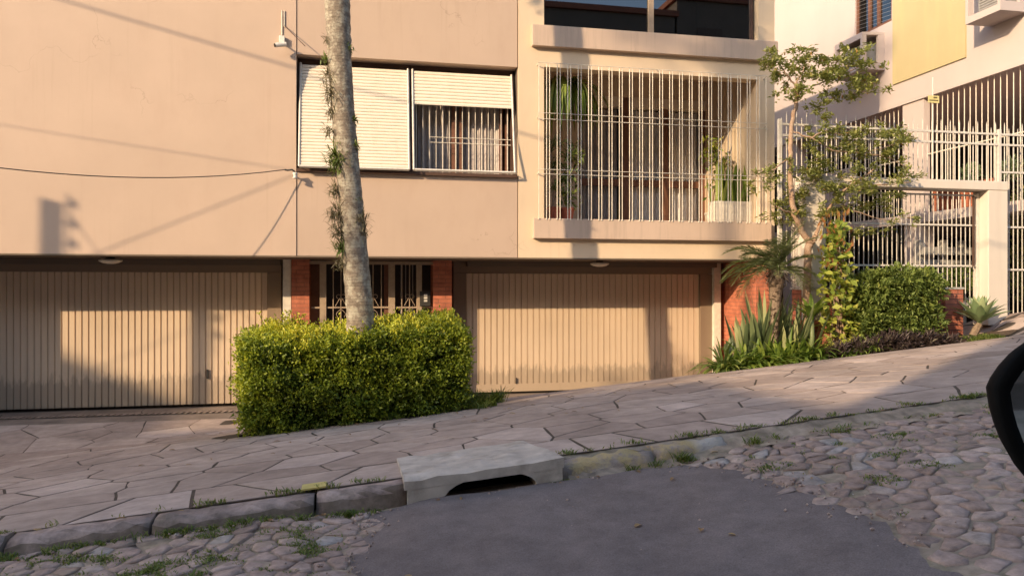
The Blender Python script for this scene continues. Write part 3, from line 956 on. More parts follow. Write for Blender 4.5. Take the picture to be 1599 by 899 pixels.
MB().bar((c.x - .02, -.012, c.z - .14), (c.x - .02, -.012, c.z + .21), .008).bar((c.x + .012, -.012, c.z - .02), (c.x + .012, -.012, c.z + .21), .007).build('rail', M['cream_metal'], t)
MB().bar((c.x + .01, -.01, c.z), tuple(W(477, 73, -.22)), .006).build('rod', M['bronze'], t)
c = W(462, 276, -.05)
ins = c.copy()
t = thing('cable_anchor', (c.x, 0, c.z), 'dark cable anchor with a white insulator at the wall corner', 'cable anchor')
MB().bar((c.x, 0, c.z), (c.x, -.12, c.z), .012).build('bolt', M['blackmetal'], t)
MB().lathe((c.x, -.12, c.z - .045), [(.02, 0), (.04, .01), (.025, .03), (.025, .06), (.04, .08), (.02, .09)], 12).build('insulator', M['camera_white'], t, smooth=True)
MB().tube([(c.x + .0, -.12, c.z + .05), (c.x - .04, -.14, c.z + .08), (c.x - .10, -.14, c.z + .07), (c.x - .14, -.15, c.z + .075)], .012).build('clamp', M['blackmetal'], t)

# utility pole beyond the left edge of the view; its shadow falls on the wall
PX, PY = -12.05, -5.8
pz = ground_z(-9, PY) - .25
ptop = 4.98
t = thing('utility_pole', (PX, PY, pz), 'grey concrete utility pole with an insulator rack standing on the pavement', 'utility pole')
MB().tube([(PX, PY, pz), (PX, PY, ptop)], [.11, .085], 14).build('shaft', M['pole'], t, smooth=True)
mb = MB()
rx, ry = PX + .21, PY
mb.bar((rx, ry, ptop - 1.4), (rx, ry, ptop + .12), .011)
for k in range(5):
    z = ptop - .02 - .27 * k
    mb.bar((PX, PY, z), (rx + .09, ry, z), .017)
    mb.lathe((rx + .07, ry, z - .06), [(.015, 0), (.032, .02), (.022, .06), (.032, .10), (.015, .12)], 10)
mb.build('insulator_rack', M['blackmetal'], t)
def cable(a, b, sag, r, label, n=40):
    a = Vector(a); b = Vector(b)
    pts = [a.lerp(b, i / n) - Vector((0, 0, sag * 4 * (i / n) * (1 - i / n))) for i in range(n + 1)]
    mb = MB(); mb.tube(pts, r, 6)
    return tag(mb.build('cable', M['cable'], None, smooth=True), label, 'cable', 'overhead cables in front of the facade')
ca = Vector((ins.x - .14, -.15, ins.z + .075))
cable(ca, (PX + .2, PY, 4.9), 1.50, .0065, 'thin dark cable sagging from the wall anchor out over the pavement')
def back(p, d):            # from a point on the facade back towards the sun by d metres of depth
    return Vector((p.x - 1.38 * d, p.y - d, p.z + .66 * d))
p1, p2 = W(110, 0, 0), W(835, 212, 0)
d12 = (p2 - p1)
ce = back(p2 + d12 * .35, 5.0)
cable(back(p1 - d12 * .9, 5.0), ce,   .04, .015, 'thick street cable strung high over the pavement')
cable(ce, (2.0, -20.2, 10.0), .4, .014, 'house drop cable crossing to the far side of the street')
p1, p2 = W(0, 193, 0), W(445, 264, 0)
d12 = (p2 - p1)
cable(back(p1 - d12 * 1.0, 4.2), back(p2 + d12 * .05, 4.0),   .02, .006, 'slim telephone cable high above the pavement')
p1, p2 = W(175, 385, 0), W(450, 278, 0)
d12 = (p2 - p1)
cable(back(p1 - d12 * 2.0, 4.6), back(p2 + d12 * .05, 4.0),   .02, .007, 'slack telephone cable climbing at a slant above the pavement')

# ------------------------------------------------------------------ neighbouring white building
XN = 11.0
nb = thing('neighbour_building', (XN + 3, 4, -1), 'white building with a yellow panel and concrete air conditioner boxes over a barred car deck', 'building')
YE = -.52
mb = MB()
wy0, wy1, wz0 = W(1393, 40, 0), 0, 0
def YN(px):
    dx, dy = ray(px); return CAMY + dy * XN / dx
def ZN(px, py):
    dx, dy = ray(px); return -(py - 450) / FPX * XN / dx
nwy0, nwy1 = YN(1393), YN(1336)
mb.box(XN, XN + .25, YE, nwy0, 3.86, 12); mb.box(XN, XN + .25, nwy1, 14, 3.86, 12); mb.box(XN, XN + .25, nwy0, nwy1, 3.86, 5.62); mb.box(XN, XN + .25, nwy0, nwy1, 7.0, 12)
mb.box(XN + .25, 24, YE, YE + .25, 3.86, 12)
mb.box(XN + .25, 24, YE + .25, 14, 3.86, 4.05)
part('wall', mb, M['white_wall'], nb)
part('beam', MB().box(XN - .035, XN + .22, YE, 14, 3.76, 3.855), M['white_wall'], nb)
part('wall_panel', MB().box(XN - .03, XN - .001, YN(1510), YN(1396), 4.25, 10), M['yellow'], nb)
nw = part('window', MB().box(XN + .03, XN + .09, nwy0, nwy0 + .06, 5.62, 7).box(XN + .03, XN + .09, nwy1 - .06, nwy1, 5.62, 7).box(XN + .03, XN + .09, nwy0 + .06, nwy1 - .06, 5.62, 5.68)
          .box(XN + .02, XN + .09, YN(1370) - .04, YN(1370) + .03, 5.68, 7).box(XN + .02, XN + .09, YN(1356) - .04, YN(1356) + .03, 5.68, 7), M['wood'], nb)
part('pane', MB().box(XN + .06, XN + .066, nwy0 + .06, nwy1 - .06, 5.68, 7), M['glass_dark'], nw)
mb = MB()
for k in range(16):
    z = 5.66 + .085 * k
    mb.bar((XN - .01, nwy0, z), (XN - .01, nwy1, z + .15), .003, 4)
part('safety_net', mb, M['grey_paint'], nw)
part('room_lining', MB().box(XN + .6, XN + .7, nwy0 - .3, nwy1 + .3, 5.3, 7.2), M['dark'], nb)
def acbox(y0, y1, z0, z1):
    p = .54; w = .06
    x0 = XN - p
    mb = MB()
    mb.prism([(x0, z0), (XN - .001, z0 - .0), (XN - .001, z0 + .06), (x0, z0 + .06)], y0, y1)
    mb.prism([(x0, z1 - .06), (XN - .001, z1 - .03), (XN - .001, z1 + .03), (x0, z1)], y0, y1)
    for y in (y0, y1 - w): mb.box(x0, x0 + .10, y, y + w, z0 + .06, z1 - .06)
    for y in (y0, y1 - w):
        mb.box(XN - .16, XN - .001, y, y + w, z0 + .06, z1 - .03)
    mb.box(x0 + .0, x0 + .05, y0 + w, y1 - w, z0 + .06, z0 + .12); mb.box(x0, x0 + .05, y0 + w, y1 - w, z1 - .12, z1 - .06)
    for y in (y0, y1 - w):
        mb.box(x0 + .10, XN - .16, y, y + w, z0 + .06, z0 + .16)
    b = part('air_conditioner_box', mb, M['white_wall'], nb)
    mb = MB().box(x0 + .14, XN - .01, y0 + .14, y1 - .14, z0 + .10, z1 - .2)
    for k in range(9):
        z = z0 + .14 + .045 * k
        if z < z1 - .26: mb.box(x0 + .125, x0 + .138, y0 + .17, y1 - .17, z, z + .018)
    part('air_conditioner', mb, M['grey_paint'], b)
acbox(YN(1382) + .0, YN(1382) + .95, 4.64, 5.42)
acbox(-.51, .23, 4.62, 5.5)
# open car deck: columns, bars, parapet, slab, dark rear
yc0, yc1 = YN(1443), YN(1410)
part('column', MB().box(XN - .0, XN + .14, yc0, yc1, 1.485, 3.757), M['white_wall'], nb)
part('column', MB().box(XN + .01, XN + .3, YN(1438), YN(1412), -1.2, 1.297), M['white_wall'], nb)
part('column', MB().box(XN, XN + .4, YN(1240), YN(1240) + .5, -1.2, 3.757), M['white_wall'], nb)
mb = MB()
y = YE + .1
while y < YN(1265):
    if not (yc0 - .03 < y < yc1 + .03): mb.bar((XN + .08, y, 1.5), (XN + .08, y, 3.76), .009, 5)
    y += .135
for z in (2.65,): mb.bar((XN + .08, YE, z), (XN + .08, YN(1265), z), .014, 5)
part('bars', mb, M['cream_metal'], nb)
mb = MB(); mb.box(XN - .06, 22, YE, 9, 1.30, 1.48); part('slab', mb, M['white_wall'], nb)
mb = MB(); mb.box(XN + .02, XN + .14, YN(1330), YN(1245), 1.9, 2.75)
part('parapet', mb, M['white_wall'], nb)
part('rear_wall', MB().box(16, 16.3, YE, 14, 1.48, 3.85), M['dark'], nb)
part('rear_wall', MB().box(15.2, 15.5, -.3, 12, -1.3, 1.30), M['dark'], nb)
part('rear_wall', MB().box(XN - 3.9, 22, 9, 9.3, -1.5, 12), M['dark'], nb)
part('inner_wall', MB().box(13.2, 13.4, YE + .3, 1.5, 1.485, 2.75), M['brick'], nb)
part('inner_wall', MB().box(13.2, 13.4, 2.6, 4.2, 1.485, 2.35), M['brick'], nb)
mb = MB()
lx0, lx1 = XW(1441, 1.7), XW(1516, 1.7)
for k in range(5):
    z = -.35 + .25 * k
    mb.box(lx0, lx1, 1.62 + .05 * (k % 2), 1.80, z, z + .15)
for xx in (lx0 + .0, (lx0 + lx1) / 2, lx1 - .12): mb.box(xx, xx + .12, 1.802, 1.95, -.8, .95)
part('louvre', mb, M['concrete'], nb)
mb = MB()
y = 2.4
while y < 7.5:
    mb.bar((XN + .3, y, -1), (XN + .3, y, 1.3), .02, 5); y += .19
part('garage_bars', mb, M['blackmetal'], nb)
# white ornament letters shape plants replaced by pale shrubs on deck
# ------------------------------------------------------------------ fence, portal, gate, low brick wall
YF = -.62
t = thing('metal_fence', (W(1222, 450, YF).x, YF, 0), 'white metal fence of tall pointed bars on the low brick wall', 'fence')
FX0, FX1 = XW(1218, YF), XW(1599, YF) + 1.6
PXL, PXR = XW(1262, YF), XW(1545, YF)
zbeam = W(1480, 284, YF).z
mb = MB()
x = FX0 + .03; k = 0
while x < FX1:
    tip = 2.72 + (.0 if k % 2 else -.09)
    inside = PXL - .12 < x < PXR + .18
    z0 = zbeam + .0 if inside else (0.03 if x < PXL else -.45)
    mb.bar((x, YF, z0), (x, YF, tip - .06), .008, 6)
    mb.tube([(x, YF, tip - .06), (x, YF, tip)], [.008, .002], 6)
    x += .086; k += 1
mb.build('bars', M['white_metal'], t)
mb = MB()
for z in (2.52, 2.35): mb.box(FX0, FX1, YF - .022, YF - .004, z - .016, z + .016)
for z in (1.0, .25): mb.box(FX0, PXL - .15, YF - .022, YF - .004, z - .015, z + .015)
for z in (1.9, 1.0, .3): mb.box(PXR + .2, FX1, YF - .022, YF - .004, z - .015, z + .015)
mb.build('rails', M['white_metal'], t)
for xx in (FX0 + .0, XW(1560, YF)): MB().box(xx - .025, xx + .025, YF - .03, YF + .03, 0 if xx < 8 else zbeam + .01, 2.6).build('post', M['white_metal'], t)
t = thing('gate_portal', (PXL, YF, -.4), 'white square portal framing the gate in the fence', 'gate portal')
zb0 = W(1480, 298, YF).z
for xx in (PXL, PXR):
    w = (XW(1560, YF) - XW(1530, YF)) / 2
    MB().box(xx - w, xx + w, YF - .18, YF + .14, -.75 if xx < 9 else -.6, zb0).build('post', M['portal'], t, bevel=.01)
MB().box(PXL - w, PXR + w, YF - .19, YF + .15, zb0 + .001, zbeam).build('beam', M['portal'], t, bevel=.01)
t = thing('metal_gate', ((PXL + PXR) / 2, YF, -.4), 'white barred gate hanging inside the portal', 'gate')
mb = MB()
x = PXL + w + .05
while x < PXR - w - .02:
    mb.bar((x, YF + .03, -.42), (x, YF + .03, zb0 - .05), .0072, 6); x += .085
mb.build('bars', M['white_metal'], t)
mb = MB()
for z in (zb0 - .07, 1.02, .36, -.4): mb.box(PXL + w + .03, PXR - w - .02, YF + .005, YF + .022, z - .014, z + .014)
for xx in (PXL + w + .03, PXR - w - .03): mb.box(xx - .02, xx + .02, YF + .0, YF + .05, -.45, zb0 - .03)
mb.build('gate_frame', M['white_metal'], t)
xx = PXR - w - .13
MB().box(xx - .010, xx + .010, YF - .03, YF - .0, .35, 1.5).build('closer', M['bronze'], t)
# rod with warning plate on the fence
c = W(1457, 156, YF - .06)
t = thing('warning_plate', (c.x, c.y, 1.8), 'small yellow warning plate on a thin rod above the fence', 'sign')
MB().bar((c.x, c.y, 1.75), (c.x, c.y, c.z + .35), .010, 6).build('rod', M['white_metal'], t)
MB().box(c.x - .10, c.x + .10, c.y - .022, c.y - .014, c.z - .06, c.z + .055).build('plate', M['plate_pale'], t)
MB().box(c.x - .005, c.x + .065, c.y - .0245, c.y - .0225, c.z + .012, c.z + .036).box(c.x - .08, c.x + .08, c.y - .0245, c.y - .0225, c.z - .03, c.z - .012).build('print', M['sign_dark'], t)
# low brick wall with end pillar
t = thing('brick_wall', (8, -.62, -1), 'low red brick wall carrying the white fence behind the plants', 'wall')
p0, p1 = XW(1475, -.78), XW(1503, -.78)
MB().box(XR + .002, p0, -.74, -.50, -1.7, -.03).build('wall', M['brick_old'], t)
MB().box(p0 + .002, p1, -.80, -.46, -1.3, -.02).build('pillar', M['brick_old'], t)
MB().box(XR + .002, p1 + .01, -.815, -.44, -.0195, .012).build('coping', M['concrete'], t)
q0, q1 = XW(1272, -1.15), XW(1306, -1.15)
c = W(1290, 507, -1.15)
t = thing('brick_planter', (q0, -1.15, c.z - .5), 'small red brick planter box beside the yellow green climber', 'planter')
MB().box(q0, q1, -1.15, -.82, c.z - .6, c.z).build('body', M['brick_old'], t)
MB().box(q0 - .02, q1 + .01, -1.18, -.81, c.z + .002, c.z + .05).build('rim', M['brick'], t)

# ------------------------------------------------------------------ street details
# storm drain inlet
D0, D1 = .29, 1.25
xa, xb = .50, 1.09
t = thing('storm_drain', (.8, -6.5, road_z(.8, -6.5)), 'pale concrete storm drain inlet with a dark arched mouth in the kerb', 'storm drain')
def dz(x): return ground_z(x, -6.42) + .008
poly = [(D0, dz(D0) - .3), (xa, dz(xa) - .3)]
for k in range(13):
    a = math.pi * (1 - k / 12)
    x = (xa + xb) / 2 + (xb - xa) / 2 * math.cos(a)
    poly.append((x, road_z(x, -6.6) - .03 + .142 * math.sin(a) ** .75 + (.012 * (k / 12 - .5))))
poly += [(xb, dz(xb) - .3), (D1, dz(D1) - .3), (D1, dz(D1) - .012), (D0, dz(D0) - .012)]
MB().prism(poly, -6.64, -6.44).build('front', M['concrete_pale'], t)
mb = MB()
nx_, ny_ = 10, 8
vs = []; fs = []
for lay in (0, 1):
    for j in range(ny_ + 1):
        y = -6.642 + (.92) * j / ny_
        for i in range(nx_ + 1):
            x = D0 - .02 + (D1 - D0 + .03) * i / nx_ - .06 * j / ny_ * (1 if i == nx_ else 0)
            if lay: vs.append((x, y, ground_z(x, max(y, -6.5)) + .026 + .006 * min(1, j) - (.016 * j / ny_) + rng.normal(0, .0045)))
            else: vs.append((x, y, ground_z(x, max(y, -6.5)) - .03))
n1 = (nx_ + 1) * (ny_ + 1)
for j in range(ny_):
    for i in range(nx_):
        a = n1 + j * (nx_ + 1) + i
        fs.append((a, a + 1, a + nx_ + 2, a + nx_ + 1))
rim = [i for i in range(nx_ + 1)] + [(j + 1) * (nx_ + 1) + nx_ for j in range(ny_)] + [ny_ * (nx_ + 1) + i for i in range(nx_ - 1, -1, -1)] + [j * (nx_ + 1) for j in range(ny_ - 1, 0, -1)]
for k in range(len(rim)):
    a, b = rim[k], rim[(k + 1) % len(rim)]
    fs.append((a, b, b + n1, a + n1))
mb.add(vs, fs)
mb.build('cover_slab', M['concrete_pale'], t)
MB().box(D0 + .02, D1 - .02, -6.435, -6.2, -1.7, -1.25).build('chamber', M['black'], t)
# drain grate
mb = MB()
zg = -1.825
x = -7.5
while x < -1.35:
    mb.add([(x, .50, zg), (x + .045, .50, zg), (x + .085, .62, zg), (x + .04, .62, zg), (x, .50, zg + .012), (x + .045, .50, zg + .012), (x + .085, .62, zg + .012), (x + .04, .62, zg + .012)],
           [(3, 2, 1, 0), (4, 5, 6, 7), (0, 1, 5, 4), (1, 2, 6, 5), (2, 3, 7, 6), (3, 0, 4, 7)])
    x += .085
t = thing('drain_grate', (-3, .56, zg), 'long rusty drain grate set in the driveway before the garage door', 'drain grate')
mb.build('grate', M['kerb'], t)
MB().box(-7.5, -1.3, .49, .63, zg - .03, zg + .001).build('channel', M['black'], t)
# yellow plate
c0, c1 = (472, 755), (510, 751)
X0, X1 = XW(472, -6.38), XW(510, -6.38)
mb = MB()
mb.add([(X0, -6.44, ground_z(X0, -6.44) + .008), (X1, -6.44, ground_z(X1, -6.44) + .008), (X1, -6.34, ground_z(X1, -6.34) + .016), (X0, -6.34, ground_z(X0, -6.34) + .016),
        (X0, -6.44, ground_z(X0, -6.44) + .018), (X1, -6.44, ground_z(X1, -6.44) + .018), (X1, -6.34, ground_z(X1, -6.34) + .03), (X0, -6.34, ground_z(X0, -6.34) + .03)],
       [(3, 2, 1, 0), (4, 5, 6, 7), (0, 1, 5, 4), (1, 2, 6, 5), (2, 3, 7, 6), (3, 0, 4, 7)])
tag(mb.build('marker_plate', M['yellow_plate'], None), 'small faded yellow plate lying at the pavement edge by the kerb', 'plate')

# own car's wing mirror
def W2(px, py, dist):
    r = (px - 800) / FPX
    f = Vector((ST, CT, 0)); rt = Vector((CT, -ST, 0))
    return cam.location + (f + rt * r + Vector((0, 0, -(py - 450) / FPX))) * dist
t = thing('wing_mirror', W2(1700, 640, .8), 'black wing mirror of the car the photo was taken from', 'car mirror')
outline = [(1548, 606), (1556, 588), (1571, 566), (1590, 545), (1615, 527), (1660, 512), (1720, 508), (1790, 515), (1840, 540), (1850, 620), (1840, 720), (1800, 775), (1720, 790), (1650, 780), (1612, 758), (1590, 731), (1574, 703), (1562, 672), (1553, 640)]
cx = sum(p[0] for p in outline) / len(outline); cy = sum(p[1] for p in outline) / len(outline)
rings = [(1.0, .0), (.97, .012), (.86, .03), (.66, .045), (.35, .055)]
fwd = Vector((ST, CT, 0))
vs = []; fs = []
n = len(outline)
base_pts = [W2(p[0] + 3, p[1], .8) for p in outline]
bc = sum(base_pts, Vector()) / n
for (s_, d_) in rings:
    vs += [bc + (p - bc) * s_ + fwd * d_ for p in base_pts]
for q in range(len(rings) - 1):
    for k in range(n):
        a = q * n + k; b = q * n + (k + 1) % n
        fs.append((a, b, b + n, a + n))
fs.append(tuple(range((len(rings) - 1) * n, len(rings) * n)))
b0 = len(vs)
vs += [bc + (p - bc) * .985 - fwd * .006 for p in base_pts] + [bc + (p - bc) * .80 - fwd * .004 for p in base_pts] + [bc + (p - bc) * .795 + fwd * .01 for p in base_pts]
for k in range(n):
    k2 = (k + 1) % n
    fs += [(k, b0 + k, b0 + k2, k2), (b0 + k, b0 + n + k, b0 + n + k2, b0 + k2), (b0 + n + k, b0 + 2 * n + k, b0 + 2 * n + k2, b0 + n + k2)]
mb = MB(); mb.add(vs, fs); mb.build('housing', M['black_plastic'], t, smooth=True)
mb = MB(); mb.add([bc + (p - bc) * .79 + fwd * .006 for p in base_pts], [tuple(range(n))]); mb.build('mirror_glass', M['mirror'], t)
mb = MB(); mb.tube([W2(1840, 740, .85), W2(1950, 770, .9), W2(2100, 800, .95)], [.035, .03, .04], 10); mb.build('arm', M['black_plastic'], t, smooth=True)

# ------------------------------------------------------------------ plants: leaf makers
def unit(a): return a / np.maximum(np.linalg.norm(a, axis=1, keepdims=True), 1e-9)
def leaf_arrays(P, D, Nn, L, Wd, fold=.25, R=None):
    N = len(P)
    D = unit(D); S = unit(np.cross(D, Nn)); Nn = unit(np.cross(S, D))
    L = np.broadcast_to(np.asarray(L, float), (N,))[:, None]; Wd = np.broadcast_to(np.asarray(Wd, float), (N,))[:, None]
    b = P; m1 = P + D * L * .48 + S * Wd * .5 + Nn * Wd * fold; m2 = P + D * L * .48 - S * Wd * .5 + Nn * Wd * fold
    tp = P + D * L - Nn * L * .08
    V = np.stack([b, m1, tp, m2], 1).reshape(-1, 3)
    i = np.arange(N)[:, None] * 4
    F = np.concatenate([i + np.array([[0, 1, 2]]), i + np.array([[0, 2, 3]])], 0)
    R = rng.random(N) if R is None else R
    return V, F, np.repeat(R, 4)
def leaves_obj(name, parts, mat, parent=None, loc=None):
    V = []; F = []; R = []; b = 0
    for v, f, r in parts:
        V.append(v); F.append(f + b); R.append(r); b += len(v)
    return mesh_obj(name, np.concatenate(V), np.concatenate(F), mat, parent, False, np.concatenate(R), loc)
def rand_dirs(N): return unit(rng.normal(size=(N, 3)))
def vnoise(P, s, seed):
    """cheap smooth noise from sines"""
    r = np.random.default_rng(seed); o = np.zeros(len(P))
    for k in range(6):
        d = r.normal(size=3) * s * (1 + .5 * k); o += np.sin(P @ d + r.uniform(0, 6.28)) / (1 + .45 * k)
    return o / 2.6
def clump(c, rad, N, L, Wd, up=.4, out=.7, clusters=None):
    """a leaf cloud round c"""
    d = rand_dirs(N); r = rng.random(N) ** .5
    P = np.array(c) + d * r[:, None] * np.array(rad)
    D = d * out + rand_dirs(N) * .7 + np.array([0, 0, up])
    return leaf_arrays(P, D, rand_dirs(N) * .6 + np.array([0, -.2, 1]), rng.uniform(.7, 1.3, N) * L, rng.uniform(.7, 1.3, N) * Wd)

# hedge
hx0, hx1, hy0, hy1 = -1.20, 1.17, -2.96, -1.72
def hedge_top(X, Y): return -.475 + .085 * X + .02 * (Y + 2.3)
t = thing('hedge', (0, -2.35, ground_z(0, -2.35)), 'clipped yellow green box hedge round the foot of the palm', 'hedge')
N = 80000
face = rng.choice(5, N, p=[.46, .26, .10, .10, .08])
u = rng.random(N); v = rng.random(N)
X = hx0 + (hx1 - hx0) * u; Y = hy0 + (hy1 - hy0) * v; Zb = np.array([ground_z(x, -2.8) for x in X]) ; Zt = hedge_top(X, Y)
Nrm = np.zeros((N, 3)); P = np.zeros((N, 3))
hh = rng.random(N)
f = face == 0; P[f] = np.stack([X[f], np.full(f.sum(), hy0), Zb[f] + .03 + (Zt[f] - Zb[f] - .03) * hh[f]], 1); Nrm[f] = (0, -1, 0)
f = face == 1; P[f] = np.stack([X[f], Y[f], Zt[f]], 1); Nrm[f] = (0, 0, 1)
f = face == 2; P[f] = np.stack([np.full(f.sum(), hx0), Y[f], Zb[f] + (Zt[f] - Zb[f]) * hh[f]], 1); Nrm[f] = (-1, 0, 0)
f = face == 3; P[f] = np.stack([np.full(f.sum(), hx1), Y[f], Zb[f] + (Zt[f] - Zb[f]) * hh[f]], 1); Nrm[f] = (1, 0, 0)
f = face == 4; P[f] = np.stack([X[f], np.full(f.sum(), hy1), Zb[f] + (Zt[f] - Zb[f]) * hh[f]], 1); Nrm[f] = (0, 1, 0)
# round the edges, narrow the foot, add lumps
rel = (P[:, 2] - Zb) / np.maximum(.2, Zt - Zb)
foot = np.clip(.35 - rel, 0, 1)
P[:, 0] -= np.sign(P[:, 0]) * foot * .22 * (np.abs(P[:, 0]) / 1.3) ** 3
P[:, 1] += (P[:, 1] < -2.5) * foot * .18
lump = vnoise(P, 4.2, 3) * .075 + vnoise(P, 11, 4) * .045
depth = rng.exponential(.07, N)
P += Nrm * (lump - depth + .01)[:, None]
cxy = np.array([0, -2.35])
ex = np.clip((np.abs(P[:, 0]) - 1.05) / .25, 0, 1); ez = np.clip((rel - .85) / .15, 0, 1)
P[:, 2] -= .10 * ex * ez; P[:, 0] -= np.sign(P[:, 0]) * .05 * ex * ez
ey = np.clip((-2.75 - P[:, 1]) / .22, 0, 1); P[:, 2] -= .09 * ey * ez
D = Nrm * .8 + rand_dirs(N) * .75 + np.array([0, 0, .45])
R = np.clip(.42 + .18 * vnoise(P, 3.0, 8) + rng.normal(0, .17, N) + .22 * (face == 1) - .5 * depth, 0, 1)
NC = 2300
ci = rng.choice(N, NC, replace=False)
own = ci[rng.integers(0, NC, N)]
spread = .036
P = P[own] + rng.normal(0, spread, (N, 3)) + Nrm[own] * rng.uniform(-.05, .035, N)[:, None]
D = Nrm[own] * .7 + rand_dirs(N) * .8 + np.array([0, 0, .5])
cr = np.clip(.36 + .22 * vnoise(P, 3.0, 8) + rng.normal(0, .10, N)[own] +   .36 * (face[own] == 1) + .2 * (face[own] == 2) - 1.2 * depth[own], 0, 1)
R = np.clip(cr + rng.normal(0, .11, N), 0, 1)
Nrm = Nrm[own]
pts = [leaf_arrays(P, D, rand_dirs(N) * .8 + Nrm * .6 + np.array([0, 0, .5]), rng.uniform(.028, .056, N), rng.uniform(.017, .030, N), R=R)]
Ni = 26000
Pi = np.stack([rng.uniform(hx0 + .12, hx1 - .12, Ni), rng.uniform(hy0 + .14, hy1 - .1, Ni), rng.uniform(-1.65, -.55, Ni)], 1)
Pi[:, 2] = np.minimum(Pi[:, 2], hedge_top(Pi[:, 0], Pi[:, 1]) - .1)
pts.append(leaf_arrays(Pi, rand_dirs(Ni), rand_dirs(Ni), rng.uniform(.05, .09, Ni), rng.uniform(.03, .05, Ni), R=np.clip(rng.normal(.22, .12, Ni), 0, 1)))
# shoots standing out of the top
sh = []; tw = MB()
for k in range(120):
    x = rng.uniform(hx0 + .1, hx1 - .05); y = rng.uniform(hy0 + .15, hy1)
    if k < 26: x = rng.uniform(-1.1, -.55); y = rng.uniform(-2.1, -1.75)
    h = rng.uniform(.06, .16) if k >= 26 else rng.uniform(.1, .32)
    b = np.array([x, y, hedge_top(x, y) - .05]); lean = rng.normal(0, .25, 2)
    tipv = np.array([lean[0] * h, lean[1] * h, h])
    m = int(h * 110)
    tt = rng.random(m)
    PP = b + tt[:, None] * tipv + rng.normal(0, .008, (m, 3))
    sh.append(leaf_arrays(PP, rand_dirs(m) + np.array([0, 0, .5]), rand_dirs(m) + np.array([0, 0, .7]), rng.uniform(.03, .055, m), rng.uniform(.016, .026, m), R=np.clip(rng.normal(.75, .15, m), 0, 1)))
    tw.bar(b, b + tipv, .003, 4)
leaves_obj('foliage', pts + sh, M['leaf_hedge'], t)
for k in range(90):
    x = rng.uniform(hx0 + .2, hx1 - .2); y = rng.uniform(hy0 + .2, hy1 - .2)
    x2 = x + rng.normal(0, .15); y2 = y + rng.normal(0, .12)
    tw.tube([(x, y, ground_z(x, y)), ((x + x2) / 2, (y + y2) / 2 + .03, -1.1), (x2, y2, hedge_top(x2, y2) - .08)], [.012, .008, .004], 5)
tw.build('twigs', M['leaf_twig'], t)

# palm: a leaning trunk with its crown above the view
trk = [(563, 500), (563, 490), (555, 400), (547, 300), (538, 200), (531, 100), (527, 0)]
YPALM = -2.62
tp = [W(a, b, YPALM) for a, b in trk]
base = Vector((tp[0].x + .04, YPALM, ground_z(.05, YPALM) - .05))
top = tp[-1] + (tp[-1] - tp[-3]) * 3.5 + Vector((0, 0, .0))
t = thing('palm_tree', base, 'tall leaning palm with a lichen covered trunk rising from the hedge', 'palm tree')
spine = [base] + tp + [tp[-1].lerp(top, .5), top]
sp2 = []
for i in range(len(spine) - 1):
    m = max(1, int((spine[i + 1] - spine[i]).length / .06))
    for k in range(m): sp2.append(spine[i].lerp(spine[i + 1], k / m))
sp2.append(spine[-1])
rad = []
for i, p in enumerate(sp2):
    h = p.z - base.z
    rad.append(.155 - .028 * ss(.6, 3.2, h) + .012 * ss(3.4, 5.2, h) + .004 * math.sin(h * 52) + .03 * (1 - ss(0, .5, h)) + rng.normal(0, .0018))
mb = MB(); mb.tube(sp2, rad, 22); trunk = mb.build('trunk', M['palm_bark'], t, smooth=True)
def frond(base, azim, elev, length, leaflet, droop, parts, mbr, n=46, r0=.018, width=.035, vee=.6):
    d = Vector((math.cos(azim) * math.cos(elev), math.sin(azim) * math.cos(elev), math.sin(elev)))
    p = Vector(base); pts = [p.copy()]
    dirs = [d.copy()]
    for i in range(n):
        p = p + d * (length / n); d = (d + Vector((0, 0, -droop / n))).normalized()
        pts.append(p.copy()); dirs.append(d.copy())
    mbr.tube(pts, [r0 * (1 - .85 * i / n) for i in range(n + 1)], 5)
    P = []; D = []; Ls = []
    for i in range(5, n + 1):
        s = dirs[i].cross(Vector((0, 0, 1)))
        if s.length < .05: s = Vector((1, 0, 0))
        s.normalize(); upv = s.cross(dirs[i])
        for sg in (-1, 1):
            for q in range(2):
                P.append(pts[i] - dirs[i] * (length / n) * .5 * q)
                dd = dirs[i] * rng.uniform(.5, .85) + s * sg * 1.0 + upv * vee * rng.uniform(.3, 1) + Vector((0, 0, -.15)) + Vector(rng.normal(0, .1, 3))
                D.append(dd); Ls.append(leaflet * (math.sin(math.pi * min(.97, (i / n) * .85 + .12)) ** .6) * rng.uniform(.8, 1.1))
    P = np.array([tuple(x) for x in P]); D = np.array([tuple(x) for x in D])
    parts.append(leaf_arrays(P, D, np.tile([0, 0, 1.0], (len(P), 1)) + rng.normal(0, .2, (len(P), 3)), np.array(Ls), width, .1))
fr = []; mbr = MB()
for k in range(17):
    frond(top, k * 2.4, rng.uniform(-.15, 1.1), rng.uniform(2.2, 2.9), .55, rng.uniform(1.3, 2.0), fr, mbr)
leaves_obj('crown', fr, M['leaf_palm'], t)
mbr.build('rachis', M['leaf_twig'], t)
eps = [(503, 62, .07, 40, 0), (549, 76, .06, 30, 1), (497, 92, .05, 30, 1), (505, 118, .11, 70, 0), (508, 146, .12, 90, 0), (507, 175, .09, 50, 0), (504, 205, .09, 50, 0), (518, 250, .15, 150, 1), (513, 300, .10, 80, 0), (514, 335, .12, 110, 0),
       (520, 362, .12, 100, 0), (523, 388, .10, 80, 1), (521, 412, .08, 50, 0), (556, 188, .06, 40, 1), (559, 228, .06, 40, 1), (562, 312, .06, 40, 1), (564, 345, .13, 130, 0), (570, 362, .09, 60, 0), (549, 305, .05, 30, 1), (540, 360, .06, 40, 0)]
